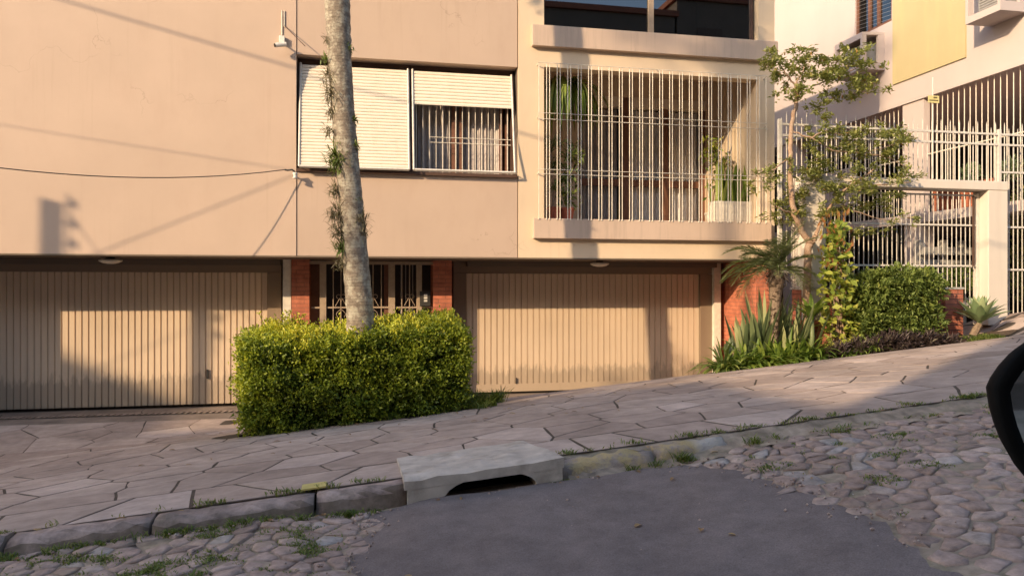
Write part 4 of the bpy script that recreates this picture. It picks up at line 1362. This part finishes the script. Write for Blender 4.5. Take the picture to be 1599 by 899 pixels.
for (px, py, r, n, kind) in eps:
    tx = np.interp(py, [b for a, b in trk[::-1]], [a for a, b in trk[::-1]])
    sgn = -1 if px < tx else 1
    c = W(px + (7 if sgn < 0 and px < 530 else 0), py, YPALM - .07)
    mb = MB()
    for q in range(int(n * 1.7)):
        d = Vector((sgn * rng.uniform(-.2, 1.1), rng.normal(-.35, .5), rng.normal(.2, .6)))
        b = c + Vector((rng.normal(0, r * .32) - sgn * .03, rng.normal(.03, .03), rng.normal(0, r * .38)))
        mb.blade(b, d, r * rng.uniform(.5, 1.25), .010 if kind == 0 else .014, rng.uniform(.2, 1.4), 3, rnd=rng.random() * (.55 if kind else 1))
    mb.build('epiphyte', M['leaf_dry'] if kind == 0 else M['leaf_dark'], t)

# slender tree by the fence
YT = -1.0
t = thing('small_tree', (XW(1262, YT), YT, ground_z(7.2, YT)), 'slender crooked tree with sparse small leaves in front of the white fence', 'tree')
mb = MB()
def trunkline(pl, r0, r1, Y=YT):
    P = [W(a, b, Y + dy) for a, b, dy in pl]
    pts = []
    for i in range(len(P) - 1):
        for k in range(5):
            pts.append(P[i].lerp(P[i + 1], k / 5) + Vector(rng.normal(0, .006, 3)))
    pts.append(P[-1]); m = len(pts)
    mb.tube(pts, [r0 + (r1 - r0) * i / (m - 1) for i in range(m)], 10)
trunkline([(1262, 560, 0), (1260, 470, 0), (1262, 410, 0), (1263, 385, 0), (1267, 375, 0)], .06, .05)
trunkline([(1265, 382, 0), (1252, 360, 0), (1241, 335, -.05), (1236, 300, -.05), (1235, 250, 0), (1236, 205, 0), (1240, 175, 0), (1245, 152, 0), (1243, 130, -.05)], .046, .026)
trunkline([(1267, 378, 0), (1272, 374, 0), (1276, 366, 0)], .05, .03)
trunkline([(1272, 374, 0), (1285, 340, .1), (1305, 310, .15), (1335, 285, .1), (1370, 262, .05)], .028, .010)
for pl in ([(1245, 152, 0), (1270, 135, .1), (1310, 120, .1), (1350, 100, .05)], [(1243, 135, 0), (1228, 115, -.1), (1214, 98, -.1)], [(1243, 132, 0), (1255, 110, .05), (1262, 92, .05)],
           [(1310, 120, .1), (1335, 95, 0), (1340, 78, 0)], [(1236, 205, 0), (1265, 215, -.1), (1300, 235, -.1), (1350, 240, -.1), (1400, 225, -.1)], [(1237, 245, 0), (1215, 262, -.2), (1195, 275, -.25)],
           [(1335, 285, .1), (1375, 290, 0), (1425, 285, -.1)], [(1305, 310, .15), (1330, 330, .0), (1390, 345, -.1)], [(1265, 215, -.1), (1290, 205, -.1), (1330, 215, 0)], [(1241, 335, 0), (1225, 330, -.1), (1212, 322, -.1)], [(1350, 240, 0), (1385, 245, 0), (1418, 262, -.05)]):
    trunkline(pl, .014, .005)
mb.build('trunk', M['bark'], t, smooth=True)
cl = [(1218, 98, 30, 22), (1238, 88, 26, 18), (1225, 120, 24, 16), (1262, 92, 22, 14), (1252, 118, 30, 20), (1285, 118, 30, 22), (1262, 150, 26, 14), (1275, 170, 22, 14), (1310, 112, 32, 24), (1328, 95, 24, 18), (1340, 80, 12, 10), (1350, 112, 28, 22), (1338, 135, 26, 18), (1362, 132, 18, 20), (1310, 148, 26, 12), (1290, 180, 14, 10), (1224, 150, 14, 12),
      (1300, 205, 30, 14), (1262, 215, 20, 12), (1330, 215, 26, 14), (1372, 215, 24, 18), (1398, 212, 26, 14), (1412, 225, 16, 12), (1350, 240, 30, 18), (1390, 245, 28, 16), (1412, 262, 16, 12), (1310, 240, 28, 16), (1270, 245, 20, 14), (1330, 268, 34, 16), (1385, 275, 28, 14), (1425, 283, 16, 12), (1285, 270, 26, 16), (1255, 278, 24, 14), (1290, 298, 36, 18), (1335, 300, 34, 16), (1370, 300, 24, 14), (1250, 305, 26, 16), (1225, 325, 26, 14), (1255, 335, 30, 16), (1300, 325, 30, 16), (1345, 325, 26, 14), (1385, 318, 18, 12), (1408, 305, 14, 10),
      (1196, 268, 16, 12), (1185, 290, 12, 12), (1205, 282, 14, 10), (1230, 260, 14, 10), (1395, 345, 12, 8), (1210, 335, 14, 10), (1350, 360, 18, 12), (1232, 345, 20, 12)]
pt = []
for (px, py, rx, ry) in cl:
    c = W(px, py, YT + rng.uniform(-.25, .2)); s = 11.3 / FPX
    for q in range(max(3, int(rx * ry / 50))):
        cc = np.array(c) + rng.normal(0, 1, 3) * np.array([rx * s * .55, .13, ry * s * .55])
        m = rng.integers(20, 32)
        D = rand_dirs(m) * np.array([1, 1, .55]) + np.array([0, -.1, .25])
        pt.append(leaf_arrays(np.tile(cc, (m, 1)) + rng.normal(0, .028, (m, 3)), D, rand_dirs(m) * .5 + np.array([0, 0, 1]), rng.uniform(.055, .095, m), rng.uniform(.024, .04, m), R=np.clip(rng.normal(.55, .22, m), 0, 1)))
leaves_obj('crown', pt, M['leaf_tree'], t)

# feathery dwarf palm
YDP = -1.25
b0 = W(1207, 535, YDP); top = W(1213, 432, YDP)
t = thing('dwarf_palm', (b0.x, YDP, b0.z), 'dwarf palm with a rough brown trunk and feathery fronds beside the brick wall', 'palm tree')
mb = MB(); mb.tube([b0, b0.lerp(top, .35) + Vector((.01, 0, 0)), b0.lerp(top, .7), top, top + Vector((0, 0, .12))], [.07, .07, .085, .12, .06], 14)
for q in range(260):
    u = rng.random(); a = rng.uniform(0, 6.28)
    p = b0.lerp(top, u); rr = np.interp(u, [0, .35, .7, 1], [.07, .07, .085, .12])
    d = Vector((math.cos(a), math.sin(a), .9))
    mb.blade(p + Vector((math.cos(a) * rr * .9, math.sin(a) * rr * .9, 0)), d, .05 + .05 * (u > .75), .035, .2, 2)
mb.build('trunk', M['date_bark'], t)
fr = []; mbr = MB()
for k in range(22):
    az = k * 2.399 + rng.uniform(-.2, .2)
    el = rng.uniform(.15, 1.35)
    frond(top + Vector((0, 0, .08)), az, el, rng.uniform(.6, .88), .18, rng.uniform(1.0, 2.0), fr, mbr, n=34, r0=.006, width=.0065)
for (az, el) in ((3.0, .75), (3.3, .55), (2.7, .6), (3.6, .9), (2.9, 1.0), (3.9, .7), (3.4, .3)):
    frond(top + Vector((0, 0, .08)), az, el, .9, .20, 1.8, fr, mbr, n=34, r0=.006, width=.0065)
leaves_obj('crown', fr, M['leaf_palm'], t)
mbr.build('rachis', M['leaf_strap'], t)
# dry fibres under the crown
mb = MB()
for q in range(120):
    a = rng.uniform(0, 6.28)
    mb.blade(top + Vector((math.cos(a) * .1, math.sin(a) * .1, rng.uniform(-.05, .12))), Vector((math.cos(a), math.sin(a), rng.uniform(-.2, .8))), rng.uniform(.1, .24), .014, 1.8, 4)
mb.build('dry_fibres', M['date_bark'], t)

# strap leaved plants in the bed
def rosette(name, px, py, Y, n, L, wd, label, cat, mat, spread=.35, upr=1.0, bend=.5, group=None, base_r=.05, prof=None, segs=5):
    c = W(px, py, Y); z = ground_z(c.x, Y)
    if py: z = c.z
    mb = MB()
    for q in range(n):
        a = rng.uniform(0, 6.28); s = rng.random() ** .6
        d = Vector((math.cos(a) * spread * s * 2, math.sin(a) * spread * s * 2, upr))
        mb.blade(Vector((c.x, Y, z)) + Vector((math.cos(a) * base_r * s, math.sin(a) * base_r * s, -.02)), d, L * rng.uniform(.6, 1.1), wd * rng.uniform(.8, 1.2), bend * rng.uniform(.5, 1.5), segs, prof=prof)
    return tag(mb.build(name, mat, None, loc=(c.x, Y, z)), label, cat, group)
snake_prof = lambda u: (.55 + 1.2 * u if u < .3 else .91 + .09 * u) * (1 if u < .7 else max(0.03, 1 - ((u - .7) / .3) ** 1.6))
G1 = 'stiff snake plants before the brick wall'
for (px, py, n, L, lab) in ((1140, 570, 16, .45, 'short snake plant nearest the garage jamb'), (1160, 565, 22, .7, 'snake plant against the lit brick wall next to the shortest one'), (1180, 560, 24, .8, 'snake plant with tall upright leaves left of the dwarf palm trunk'),
                            (1196, 552, 18, .95, 'tallest snake plant touching the dwarf palm trunk'), (1228, 556, 20, .75, 'snake plant just behind the dwarf palm on the side of the slender tree'), (1245, 552, 20, .8, 'snake plant in front of the slender tree trunk'), (1262, 548, 14, .65, 'snake plant at the foot of the tall cane plant')):
    rosette('snake_plant', px, py, -1.05 + rng.uniform(-.08, .08), n, L, .06, lab, 'snake plant', M['leaf_snake'], .24, 1.0, .12, G1, .13, snake_prof)
G2 = 'low arching strap plants along the pavement edge'
k = 0
names = ['dark strap plant at the corner by the white jamb', 'strap plant second from the white jamb', 'bright strap plant below the short snake plants', 'dense strap plant in front of the lit brick', 'strap plant with a pink flower beside it, before the dwarf palm',
         'strap plant at the foot of the dwarf palm', 'strap plant just uphill of the dwarf palm foot', 'light green strap plant before the cane plant', 'last strap plant before the purple ground cover']
for (px, py) in ((1130, 582), (1147, 579), (1163, 577), (1180, 574), (1197, 573), (1214, 570), (1232, 568), (1250, 566), (1272, 562)):
    rosette('strap_plant', px, py - 3, -1.38 + rng.uniform(-.05, .05), 64, .55 if k else .55, .044, names[k], 'strap plant', M['leaf_strap'] if k else M['leaf_dark'], .75, .75, 1.5, G2, .1)
    k += 1
mb = MB()
for (px, py) in ((1211, 570), (1214, 574), (1231, 569), (1199, 557), (1209, 575), (1233, 572)):
    c = W(px, py, -1.5); 
    for q in range(9):
        mb.blade(c + Vector(rng.normal(0, .012, 3)), rng.normal(0, 1, 3), .035, .022, .3, 2)
tag(mb.build('flowers', M['leaf_pink'], None), 'small pink flowers low among the strap plants', 'flowers', kind='stuff')
# cane plant with rosette
c = W(1266, 555, -1.3); ctop = W(1268, 500, -1.3)
t = thing('cane_plant', c, 'tall cane plant with a pale stem and a rosette of bright strap leaves', 'plant')
MB().tube([c, c.lerp(ctop, .5) + Vector((.02, 0, 0)), ctop], [.045, .035, .03], 8).build('stem', M['leaf_snake'], t, smooth=True)
mb = MB()
for q in range(26):
    a = rng.uniform(0, 6.28)
    mb.blade(ctop + Vector((0, 0, .02 * q / 8)), Vector((math.cos(a), math.sin(a) * .7, rng.uniform(.2, 1.6))), rng.uniform(.3, .5), .07, rng.uniform(.3, 1.0), 5)
mb.build('leaves', M['leaf_strap'], t)
# yellow green climber
YC = -1.2
t = thing('climbing_shrub', (XW(1305, YC), YC, ground_z(7.5, YC)), 'column of yellow green broad leaves with orange young tips', 'shrub')
pt = []
for q in range(620):
    u = rng.random()
    py = 345 + (548 - 345) * u
    half = np.interp(py, [345, 380, 420, 470, 510, 548], [10, 16, 24, 30, 30, 22])
    px = np.interp(py, [345, 420, 480, 548], [1306, 1304, 1308, 1315]) + rng.uniform(-1, 1) * half
    c = np.array(W(px, py, YC + rng.normal(0, .12)))[None]
    D = np.array([[rng.normal(0, .6), rng.normal(-.6, .5), rng.normal(-.25, .6)]])
    pt.append(leaf_arrays(c, D, rand_dirs(1) * .5 + np.array([[0, -.8, .7]]), rng.uniform(.09, .15), rng.uniform(.06, .10), .15, R=np.clip(rng.normal(.38 + .35 * u, .2, 1), 0, 1)))
leaves_obj('foliage', pt, M['leaf_yellow'], t)
pt = []
for q in range(90):
    py = rng.uniform(335, 425); px = 1305 + rng.normal(0, 13)
    c = np.array(W(px, py, YC - .08 + rng.normal(0, .06)))[None]
    pt.append(leaf_arrays(c, np.array([[rng.normal(0, .4), -.2, rng.uniform(.4, 1.2)]]), rand_dirs(1) * .4 + np.array([[0, -.9, .2]]), rng.uniform(.07, .13), rng.uniform(.03, .05), .1))
leaves_obj('young_leaves', pt, M['leaf_orange'], t)
mb = MB()
for q in range(6):
    mb.tube([W(1312 + rng.normal(0, 6), 548, YC), W(1307 + rng.normal(0, 6), 450, YC), W(1306 + rng.normal(0, 5), 350, YC)], [.015, .012, .006], 6)
mb.build('stems', M['bark'], t)

# generic shrub made of clusters
def shrub(name, label, blobs, Y, dep, L, wd, mat, cat='shrub', dens=1.0, group=None, cluster=9, up=.35, stemmat='leaf_twig'):
    c0 = blobs[0]
    b = W(c0[0], c0[1], Y); z = min(W(px, py + ry, Y).z for px, py, rx, ry in blobs)
    t = thing(name, (b.x, Y, z), label, cat, group)
    pt = []; mb = MB()
    for (px, py, rx, ry) in blobs:
        c = np.array(W(px, py, Y)); s = (Y - CAMY) * 1.05 / FPX
        n = int(dens * rx * ry * .16)
        d = rand_dirs(n); r = rng.random(n) ** .4
        P = c + d * r[:, None] * np.array([rx * s, dep, ry * s])
        for p, dd in zip(P, d):
            m = cluster
            D = rand_dirs(m) * .8 + dd * .6 + np.array([0, -.15, up])
            pt.append(leaf_arrays(np.tile(p, (m, 1)) + rng.normal(0, L * .25, (m, 3)), D, rand_dirs(m) * .5 + np.array([0, -.2, 1]), rng.uniform(.7, 1.2, m) * L, rng.uniform(.7, 1.2, m) * wd, R=np.clip(rng.normal(.45, .2, m) + .12 * rng.normal(), 0, 1)))
        for q in range(4):
            mb.tube([(b.x + rng.normal(0, .1), Y, z), tuple(c + rng.normal(0, .06, 3))], [.012, .004], 5)
    leaves_obj('foliage', pt, mat, t)
    mb.build('stems', M[stemmat], t)
    return t
shrub('dense_shrub', 'large dense dark green shrub in front of the end pillar', [(1400, 470, 68, 42), (1360, 460, 40, 36), (1440, 455, 36, 36), (1400, 440, 50, 26), (1350, 500, 34, 34), (1440, 500, 34, 34), (1395, 505, 50, 34)], -1.15, .34, .085, .034, M['leaf_dark'], dens=1.1)
shrub('purple_plant', 'dark purple ground plant trailing along the bed edge before the pillar', [(1400, 536, 50, 15), (1455, 534, 42, 12), (1350, 544, 30, 10), (1490, 537, 20, 10), (1308, 548, 16, 10)], -1.5, .14, .10, .024, M['leaf_purple'], 'plant', dens=1.2, up=.5)
G3 = 'striped grass tufts at the bed edge'
for (px, py, lab) in ((1322, 556, 'pale striped grass tuft next to the brick planter'), (1345, 552, 'pale striped grass tuft between two others'), (1368, 548, 'pale striped grass tuft nearest the pillar')):
    rosette('grass_tuft', px, py - 2, -1.55, 46, .26, .014, lab, 'grass tuft', M['leaf_strap'], .7, .8, 1.6, G3, .06)
# agave
c = W(1530, 507, -1.15)
ag = thing('agave', (c.x, c.y, c.z - .1), 'big grey green agave rosette leaning on a short stem beside the pillar', 'agave')
mb = MB()
agp = lambda u: (.45 + 1.3 * u if u < .42 else 1.0) * (1 if u < .5 else max(.02, 1 - ((u - .5) / .5) ** 1.7))
for q in range(30):
    a = q * 2.399; s = q / 30
    el = 1.45 - 1.05 * s
    mb.blade(c + Vector((0, 0, .02)), Vector((math.cos(a) * math.cos(el), math.sin(a) * math.cos(el), math.sin(el))), .52 - .08 * (1 - s), .13, .35, 7, fold=.35, prof=agp, rnd=rng.uniform(.2, 1))
mb.build('leaves', M['leaf_agave'], ag, smooth=True)
MB().tube([c + Vector((-.12, .0, -.18)), c + Vector((-.05, 0, -.06)), c], [.06, .06, .05], 8).build('stem', M['date_bark'], ag)
# plants behind the fence
shrub('hedge_bush', 'green bush behind the gate bars beside the portal', [(1500, 440, 30, 26), (1525, 450, 20, 22), (1470, 440, 24, 20)], .4, .3, .07, .034, M['leaf_dark'], dens=1.0)
shrub('thin_bush', 'straggly brown green bush behind the fence beyond the portal', [(1590, 340, 24, 38), (1590, 400, 22, 40), (1580, 450, 26, 24), (1600, 310, 18, 24)], .3, .3, .055, .026, M['leaf_tree'], dens=.7)
shrub('deck_plant', 'pale leaved plant on the car deck behind the fence', [(1515, 272, 16, 14), (1580, 265, 18, 16)], 1.2, .1, .11, .022, M['leaf_agave'], 'plant', dens=1.2)

# balcony plants
def potted(px, pyb, Y, pot, label, fol, group='potted plants on the balcony'):
    c = W(px, pyb, Y); z = BZ0
    t = thing('potted_plant', (c.x, Y, z), label, 'potted plant', group)
    MB().lathe((c.x, Y, z), [(.085, 0), (.115, .16), (.125, .165), (.125, .20), (.105, .20), (.10, .17)], 16).build('pot', pot, t)
    pt = []; mb = MB(); st = MB()
    for (kind, ox, oz, rx, rz, n, L, wd) in fol:
        cc = np.array([c.x + ox, Y, z + oz])
        st.tube([(c.x, Y, z + .17), (c.x + ox * .4, Y, z + oz * .55), tuple(cc)], [.012, .010, .006], 6)
        if kind == 'blade':
            for q in range(n):
                d = Vector(rng.normal(0, 1, 3)); d.z = abs(d.z) * .8 + .1
                mb.blade(Vector(cc) + Vector(rng.normal(0, 1, 3) * np.array([rx, .05, rz])) * .35, d, L * rng.uniform(.7, 1.2), wd, 1.3, 4)
        else:
            P = cc + rng.normal(0, .5, (n, 3)) * np.array([rx, .12, rz])
            pt.append(leaf_arrays(P, rand_dirs(n) + np.array([0, -.2, -.1]), rand_dirs(n) * .5 + np.array([0, -.4, .8]), L * rng.uniform(.7, 1.2, n), wd))
    st.build('stem', M['bark'], t)
    return t, pt, mb
t, pt, mb = potted(864, 335, .45, M['terracotta'], 'potted dracaena with tufts of drooping leaves at the end of the balcony', [('blade', -.03, 1.15, .12, .14, 60, .28, .022), ('blade', .02, .85, .10, .12, 40, .24, .022), ('blade', .05, .5, .1, .1, 30, .22, .02)])
mb.build('leaves', M['leaf_palm'], t)
t, pt, mb = potted(886, 335, .5, M['terracotta'], 'bushy potted plant with broad dark leaves beside the dracaena', [('leaf', .10, 1.05, .16, .22, 90, .17, .04), ('leaf', .0, .65, .18, .2, 70, .13, .05), ('leaf', .03, .38, .16, .16, 80, .10, .05)])
leaves_obj('leaves', pt, M['leaf_dark'], t)
c = W(880, 115, .8)
t = thing('hanging_plant', (c.x, .8, 3.8), 'hanging fern with long bright trailing leaves under the balcony ceiling', 'hanging plant')
MB().bar((c.x, .8, 3.3), (c.x, .8, 3.82), .006).build('cord', M['blackmetal'], t)
MB().lathe((c.x, .8, 3.2), [(.07, 0), (.12, .08), (.13, .14), (.11, .14)], 14).build('pot', M['blackmetal'], t)
mb = MB()
for q in range(170):
    a = rng.uniform(0, 6.28)
    mb.blade((c.x + math.cos(a) * .08, .8 + math.sin(a) * .08, 3.3), Vector((math.cos(a), math.sin(a), rng.uniform(-.2, 1.0))), rng.uniform(.4, 1.15), .05, rng.uniform(2.5, 6), 8)
mb.build('leaves', M['leaf_strap'], t)
# white planter with snake plants and a variegated shrub
px0, px1 = XW(1112, .35), XW(1172, .35)
t = thing('balcony_planter', ((px0 + px1) / 2, .35, BZ0), 'white ribbed planter trough full of upright snake plant leaves on the balcony', 'planter')
mb = MB(); mb.box(px0, px1, .22, .48, BZ0 + .002, BZ0 + .34)
for k in range(5): mb.box(px0 - .006, px1 + .006, .214, .486, BZ0 + .03 + .065 * k, BZ0 + .065 + .065 * k)
mb.build('trough', M['planter_white'], t)
mb = MB()
for q in range(50):
    x = rng.uniform(px0 + .03, px1 - .03)
    mb.blade((x, rng.uniform(.25, .45), BZ0 + .3), Vector((rng.normal(0, .18), rng.normal(0, .12), 1)), rng.uniform(.4, .75), .06, .1, 5, prof=snake_prof)
mb.build('leaves', M['leaf_strap'], t)
t, pt, mb = potted(1112, 338, .75, M['planter_white'], 'tall potted croton with yellow variegated leaves by the white planter', [('leaf', -.02, 1.3, .16, .16, 60, .14, .06), ('leaf', .12, 1.05, .2, .22, 90, .13, .05), ('leaf', .0, .6, .12, .12, 20, .12, .05)])
leaves_obj('leaves', pt, M['leaf_yellow'], t)

# grass and weeds
mb = MB()
def tuft(x, y, z, n, h, w=.006):
    for q in range(n):
        a = rng.uniform(0, 6.28)
        mb.blade((x + rng.normal(0, .025), y + rng.normal(0, .02), z), Vector((math.cos(a) * .6, math.sin(a) * .6, 1)), h * rng.uniform(.5, 1.3), w, 1.2, 3)
for k in range(190):
    x = rng.uniform(-4.5, 6.5) if k % 3 else rng.uniform(-3, .2)
    if D0 + .2 < x < D1 - .1: continue
    if x > 1.4 and rng.random() < .4: continue
    tuft(x, -6.63 + rng.normal(0, .02), road_z(x, -6.65) - .01, int(rng.integers(10, 34)), rng.uniform(.025, .07))
for k in range(90):
    x = rng.uniform(-4.5, 6.5)
    if D0 - .1 < x < D1 + .1: continue
    tuft(x, -6.41 + rng.normal(0, .012), ground_z(x, -6.41), int(rng.integers(5, 16)), rng.uniform(.02, .05))
for k in range(420):
    x = rng.uniform(-4, 7) if k % 2 else rng.uniform(-3, -.1); y = rng.uniform(-8.6, -6.7)
    if asph_edge(x, y) > -.03: continue
    tuft(x, y, road_z(x, y) - .012, int(rng.integers(8, 26)), rng.uniform(.012, .034))
for k in range(46):
    if k % 2: gx_, gy_ = rng.uniform(-3, -.2), rng.uniform(-7.5, -6.7)
    else: gx_, gy_ = rng.uniform(2.2, 6.5), rng.uniform(-7.7, -6.7)
    if asph_edge(gx_, gy_) > -.1: continue
    for q in range(16):
        x, y = gx_ + rng.normal(0, .06), gy_ + rng.normal(0, .035)
        tuft(x, y, road_z(x, y) - .008, 14, rng.uniform(.012, .03))
for k in range(26):
    x = rng.uniform(-4, 6); y = -6.40 + rng.normal(0, .012)
    if D0 - .1 < x < D1 + .1: continue
    for q in range(6): tuft(x + rng.normal(0, .05), y, ground_z(x, y), 10, rng.uniform(.02, .05))
for k in range(5):
    x = rng.uniform(1.4, 2.6); tuft(x, -6.62, road_z(x, -6.62), 40, .09)
mb.build('grass', M['leaf_grass'], None)
tag(bpy.data.objects['grass'], 'short grass and weeds growing in the kerb and cobble joints', 'grass', kind='stuff')
mb = MB()
for k in range(150):
    x = rng.uniform(-1.15, 1.5); y = -2.88 + rng.normal(0, .05)
    tuft(x, y, ground_z(x, y), 12, rng.uniform(.05, .13), .012)
for k in range(46):
    x = rng.uniform(1.1, 1.65); y = rng.uniform(-2.8, -2.1)
    tuft(x, y, ground_z(x, y), 16, rng.uniform(.12, .24), .012)
for k in range(60):
    c = W(rng.uniform(1503, 1556), 527, -1.5); tuft(c.x, -1.5 + rng.normal(0, .1), ground_z(c.x, -1.5), 14, .1, .01)
mb.build('weeds', M['leaf_grass'], None)
tag(bpy.data.objects['weeds'], 'loose weeds at the foot of the hedge and beside the agave', 'weeds', kind='stuff')

mb = MB()
M['litter'] = leafmat('dry fallen leaf', [(0, (.16, .085, .04)), (.6, (.30, .18, .08)), (1, (.42, .30, .14))], .1)
for k in range(120):
    if k < 60: x = rng.uniform(-4, 7); y = rng.uniform(-6.75, -6.45) if k % 3 else rng.uniform(-8, -6.7)
    else: x = rng.uniform(-2, 3); y = rng.uniform(-4.6, -2.9) if k % 2 else rng.uniform(-1.5, .8)
    z = (road_z(x, y) + .022 if y < -6.6 else ground_z(x, y) + .008)
    a = rng.uniform(0, 6.28)
    mb.blade((x, y, z), (math.cos(a), math.sin(a), .12), rng.uniform(.03, .07), rng.uniform(.015, .03), .5, 3, fold=.4)
tag(mb.build('leaf_litter', M['litter'], None), 'dry fallen leaves scattered along the kerb and the hedge', 'leaf litter', kind='stuff')
mb = MB()
for k in range(420):
    y = rng.uniform(-8.4, -6.66)
    x = (asph_left(y) if k % 2 else asph_right(y)) + rng.normal(0, .09)
    if k % 5 == 0: x = rng.uniform(asph_left(y), asph_right(y))
    if k % 7 == 0: y = -6.68 + rng.normal(0, .02); x = rng.uniform(-3, 4)
    r = rng.uniform(.003, .011); z = road_z(x, y) + .012
    ang = rng.uniform(0, 6.28); c_, s_ = math.cos(ang) * r, math.sin(ang) * r
    mb.add([(x + c_ * 1.3, y + s_, z), (x - s_, y + c_, z), (x - c_, y - s_, z), (x + s_, y - c_, z), (x + .2 * c_, y, z + r * .9), (x, y, z - r)],
           [(0, 1, 4), (1, 2, 4), (2, 3, 4), (3, 0, 4), (1, 0, 5), (2, 1, 5), (3, 2, 5), (0, 3, 5)], rng.random())
tag(mb.build('gravel', M['cobble'], None), 'loose grit along the edges of the asphalt patch', 'gravel', kind='stuff')

# ------------------------------------------------------------------ across the street (behind the camera): houses and a tree that shade the road
def house(x0, x1, y0, y1, z1, label, gable=None, mat='house'):
    zb = -1.6 + .092 * max(-45, (x0 + x1) / 2)
    t = thing('opposite_house', ((x0 + x1) / 2, (y0 + y1) / 2, zb - 1), label, 'house', 'houses across the street')
    MB().box(x0, x1, y0, y1, zb - 1, z1).build('wall', M[mat], t)
    mb = MB()
    if gable:
        xm, zm = gable
        mb.prism([(x0 - .3, z1 - .02), (x1 + .3, z1 - .02), (xm, zm)], y0 - .3, y1 + .3)
    else:
        mb.box(x0 - .15, x1 + .15, y0 - .15, y1 + .15, z1 + .002, z1 + .25)
    mb.build('roof', M['roof'], t)
    n = max(1, int((x1 - x0) / 3))
    for fl in range(3):
        for k in range(n):
            cxx = x0 + (x1 - x0) * (k + .5) / n; z = z1 - 2.4 - 3.0 * fl
            w_ = MB().box(cxx - .6, cxx + .6, y1 + .002, y1 + .04, z, z + 1.2).build('window', M['bronze'], t)
    return t
house(-46, -31.75, -30, -20, 12.05, 'gabled house whose roof falls towards the lower block', (-37, 14.6))
house(-31.3, -27.5, -28, -20, 10.5, 'narrow low house between the gabled house and the block')
house(-27.4, -19.4, -29, -20, 9.75, 'flat roofed block beside the narrow house')
house(-19.2, -15.9, -28, -20, 6.9, 'lowest house with the street tree before it')
house(-15.6, -5, -30, -20, 11.2, 'wide flat roofed block across the street')
house(-4.9, 6, -32, -21, 11.6, 'gabled house opposite the entrance', (-2, 12.6))
house(6.1, 14, -32, -20.5, 12.2, 'flat roofed house uphill across the street')
house(14.1, 30, -32, -20.5, 13.0, 'tall block at the uphill end across the street')
t = thing('street_tree', (-18.6, -17.5, -3.2), 'leafy street tree on the pavement across the street', 'tree')
mb = MB(); mb.tube([(-18.6, -17.5, -3.2), (-18.5, -17.4, 3), (-18.3, -17.5, 6), (-18.1, -17.5, 9)], [.22, .18, .12, .05], 10)
pt = []
for q in range(26):
    c = np.array([-18.5, -17.5, 8.7]) + rng.normal(0, 1, 3) * np.array([1.2, .9, 1.4])
    mb.bar((-18.2, -17.5, 6.5), tuple(c), .02, 4)
    pt.append(clump(c, (.42, .4, .36), 36, .2, .1))
mb.build('trunk', M['bark'], t); leaves_obj('crown', pt, M['leaf_dark'], t)
t = thing('shade_pine', (-21.1, -20.5, -3.2), 'unseen tall slim pine added to shade the neighbour wall', 'tree')  # out of view, added so that its crown shades the white neighbour wall
mb = MB(); mb.tube([(-21.1, -19.5, -3.2), (-21.0, -19.5, 10), (-21.1, -19.5, 21)], [.2, .13, .05], 10)
pt = []
for q in range(60):
    z = rng.uniform(14.5, 21); rr = .9 * (1 - abs(z - 17) / 6)
    c = np.array([-21.1 + rng.normal(0, rr * .6), -19.5 + rng.normal(0, rr * .6), z])
    mb.bar((-21.1, -19.5, z - .5), tuple(c), .02, 4)
    pt.append(clump(c, (.4, .4, .35), 50, .2, .07))
mb.build('trunk', M['bark'], t); leaves_obj('crown', pt, M['leaf_dark'], t)
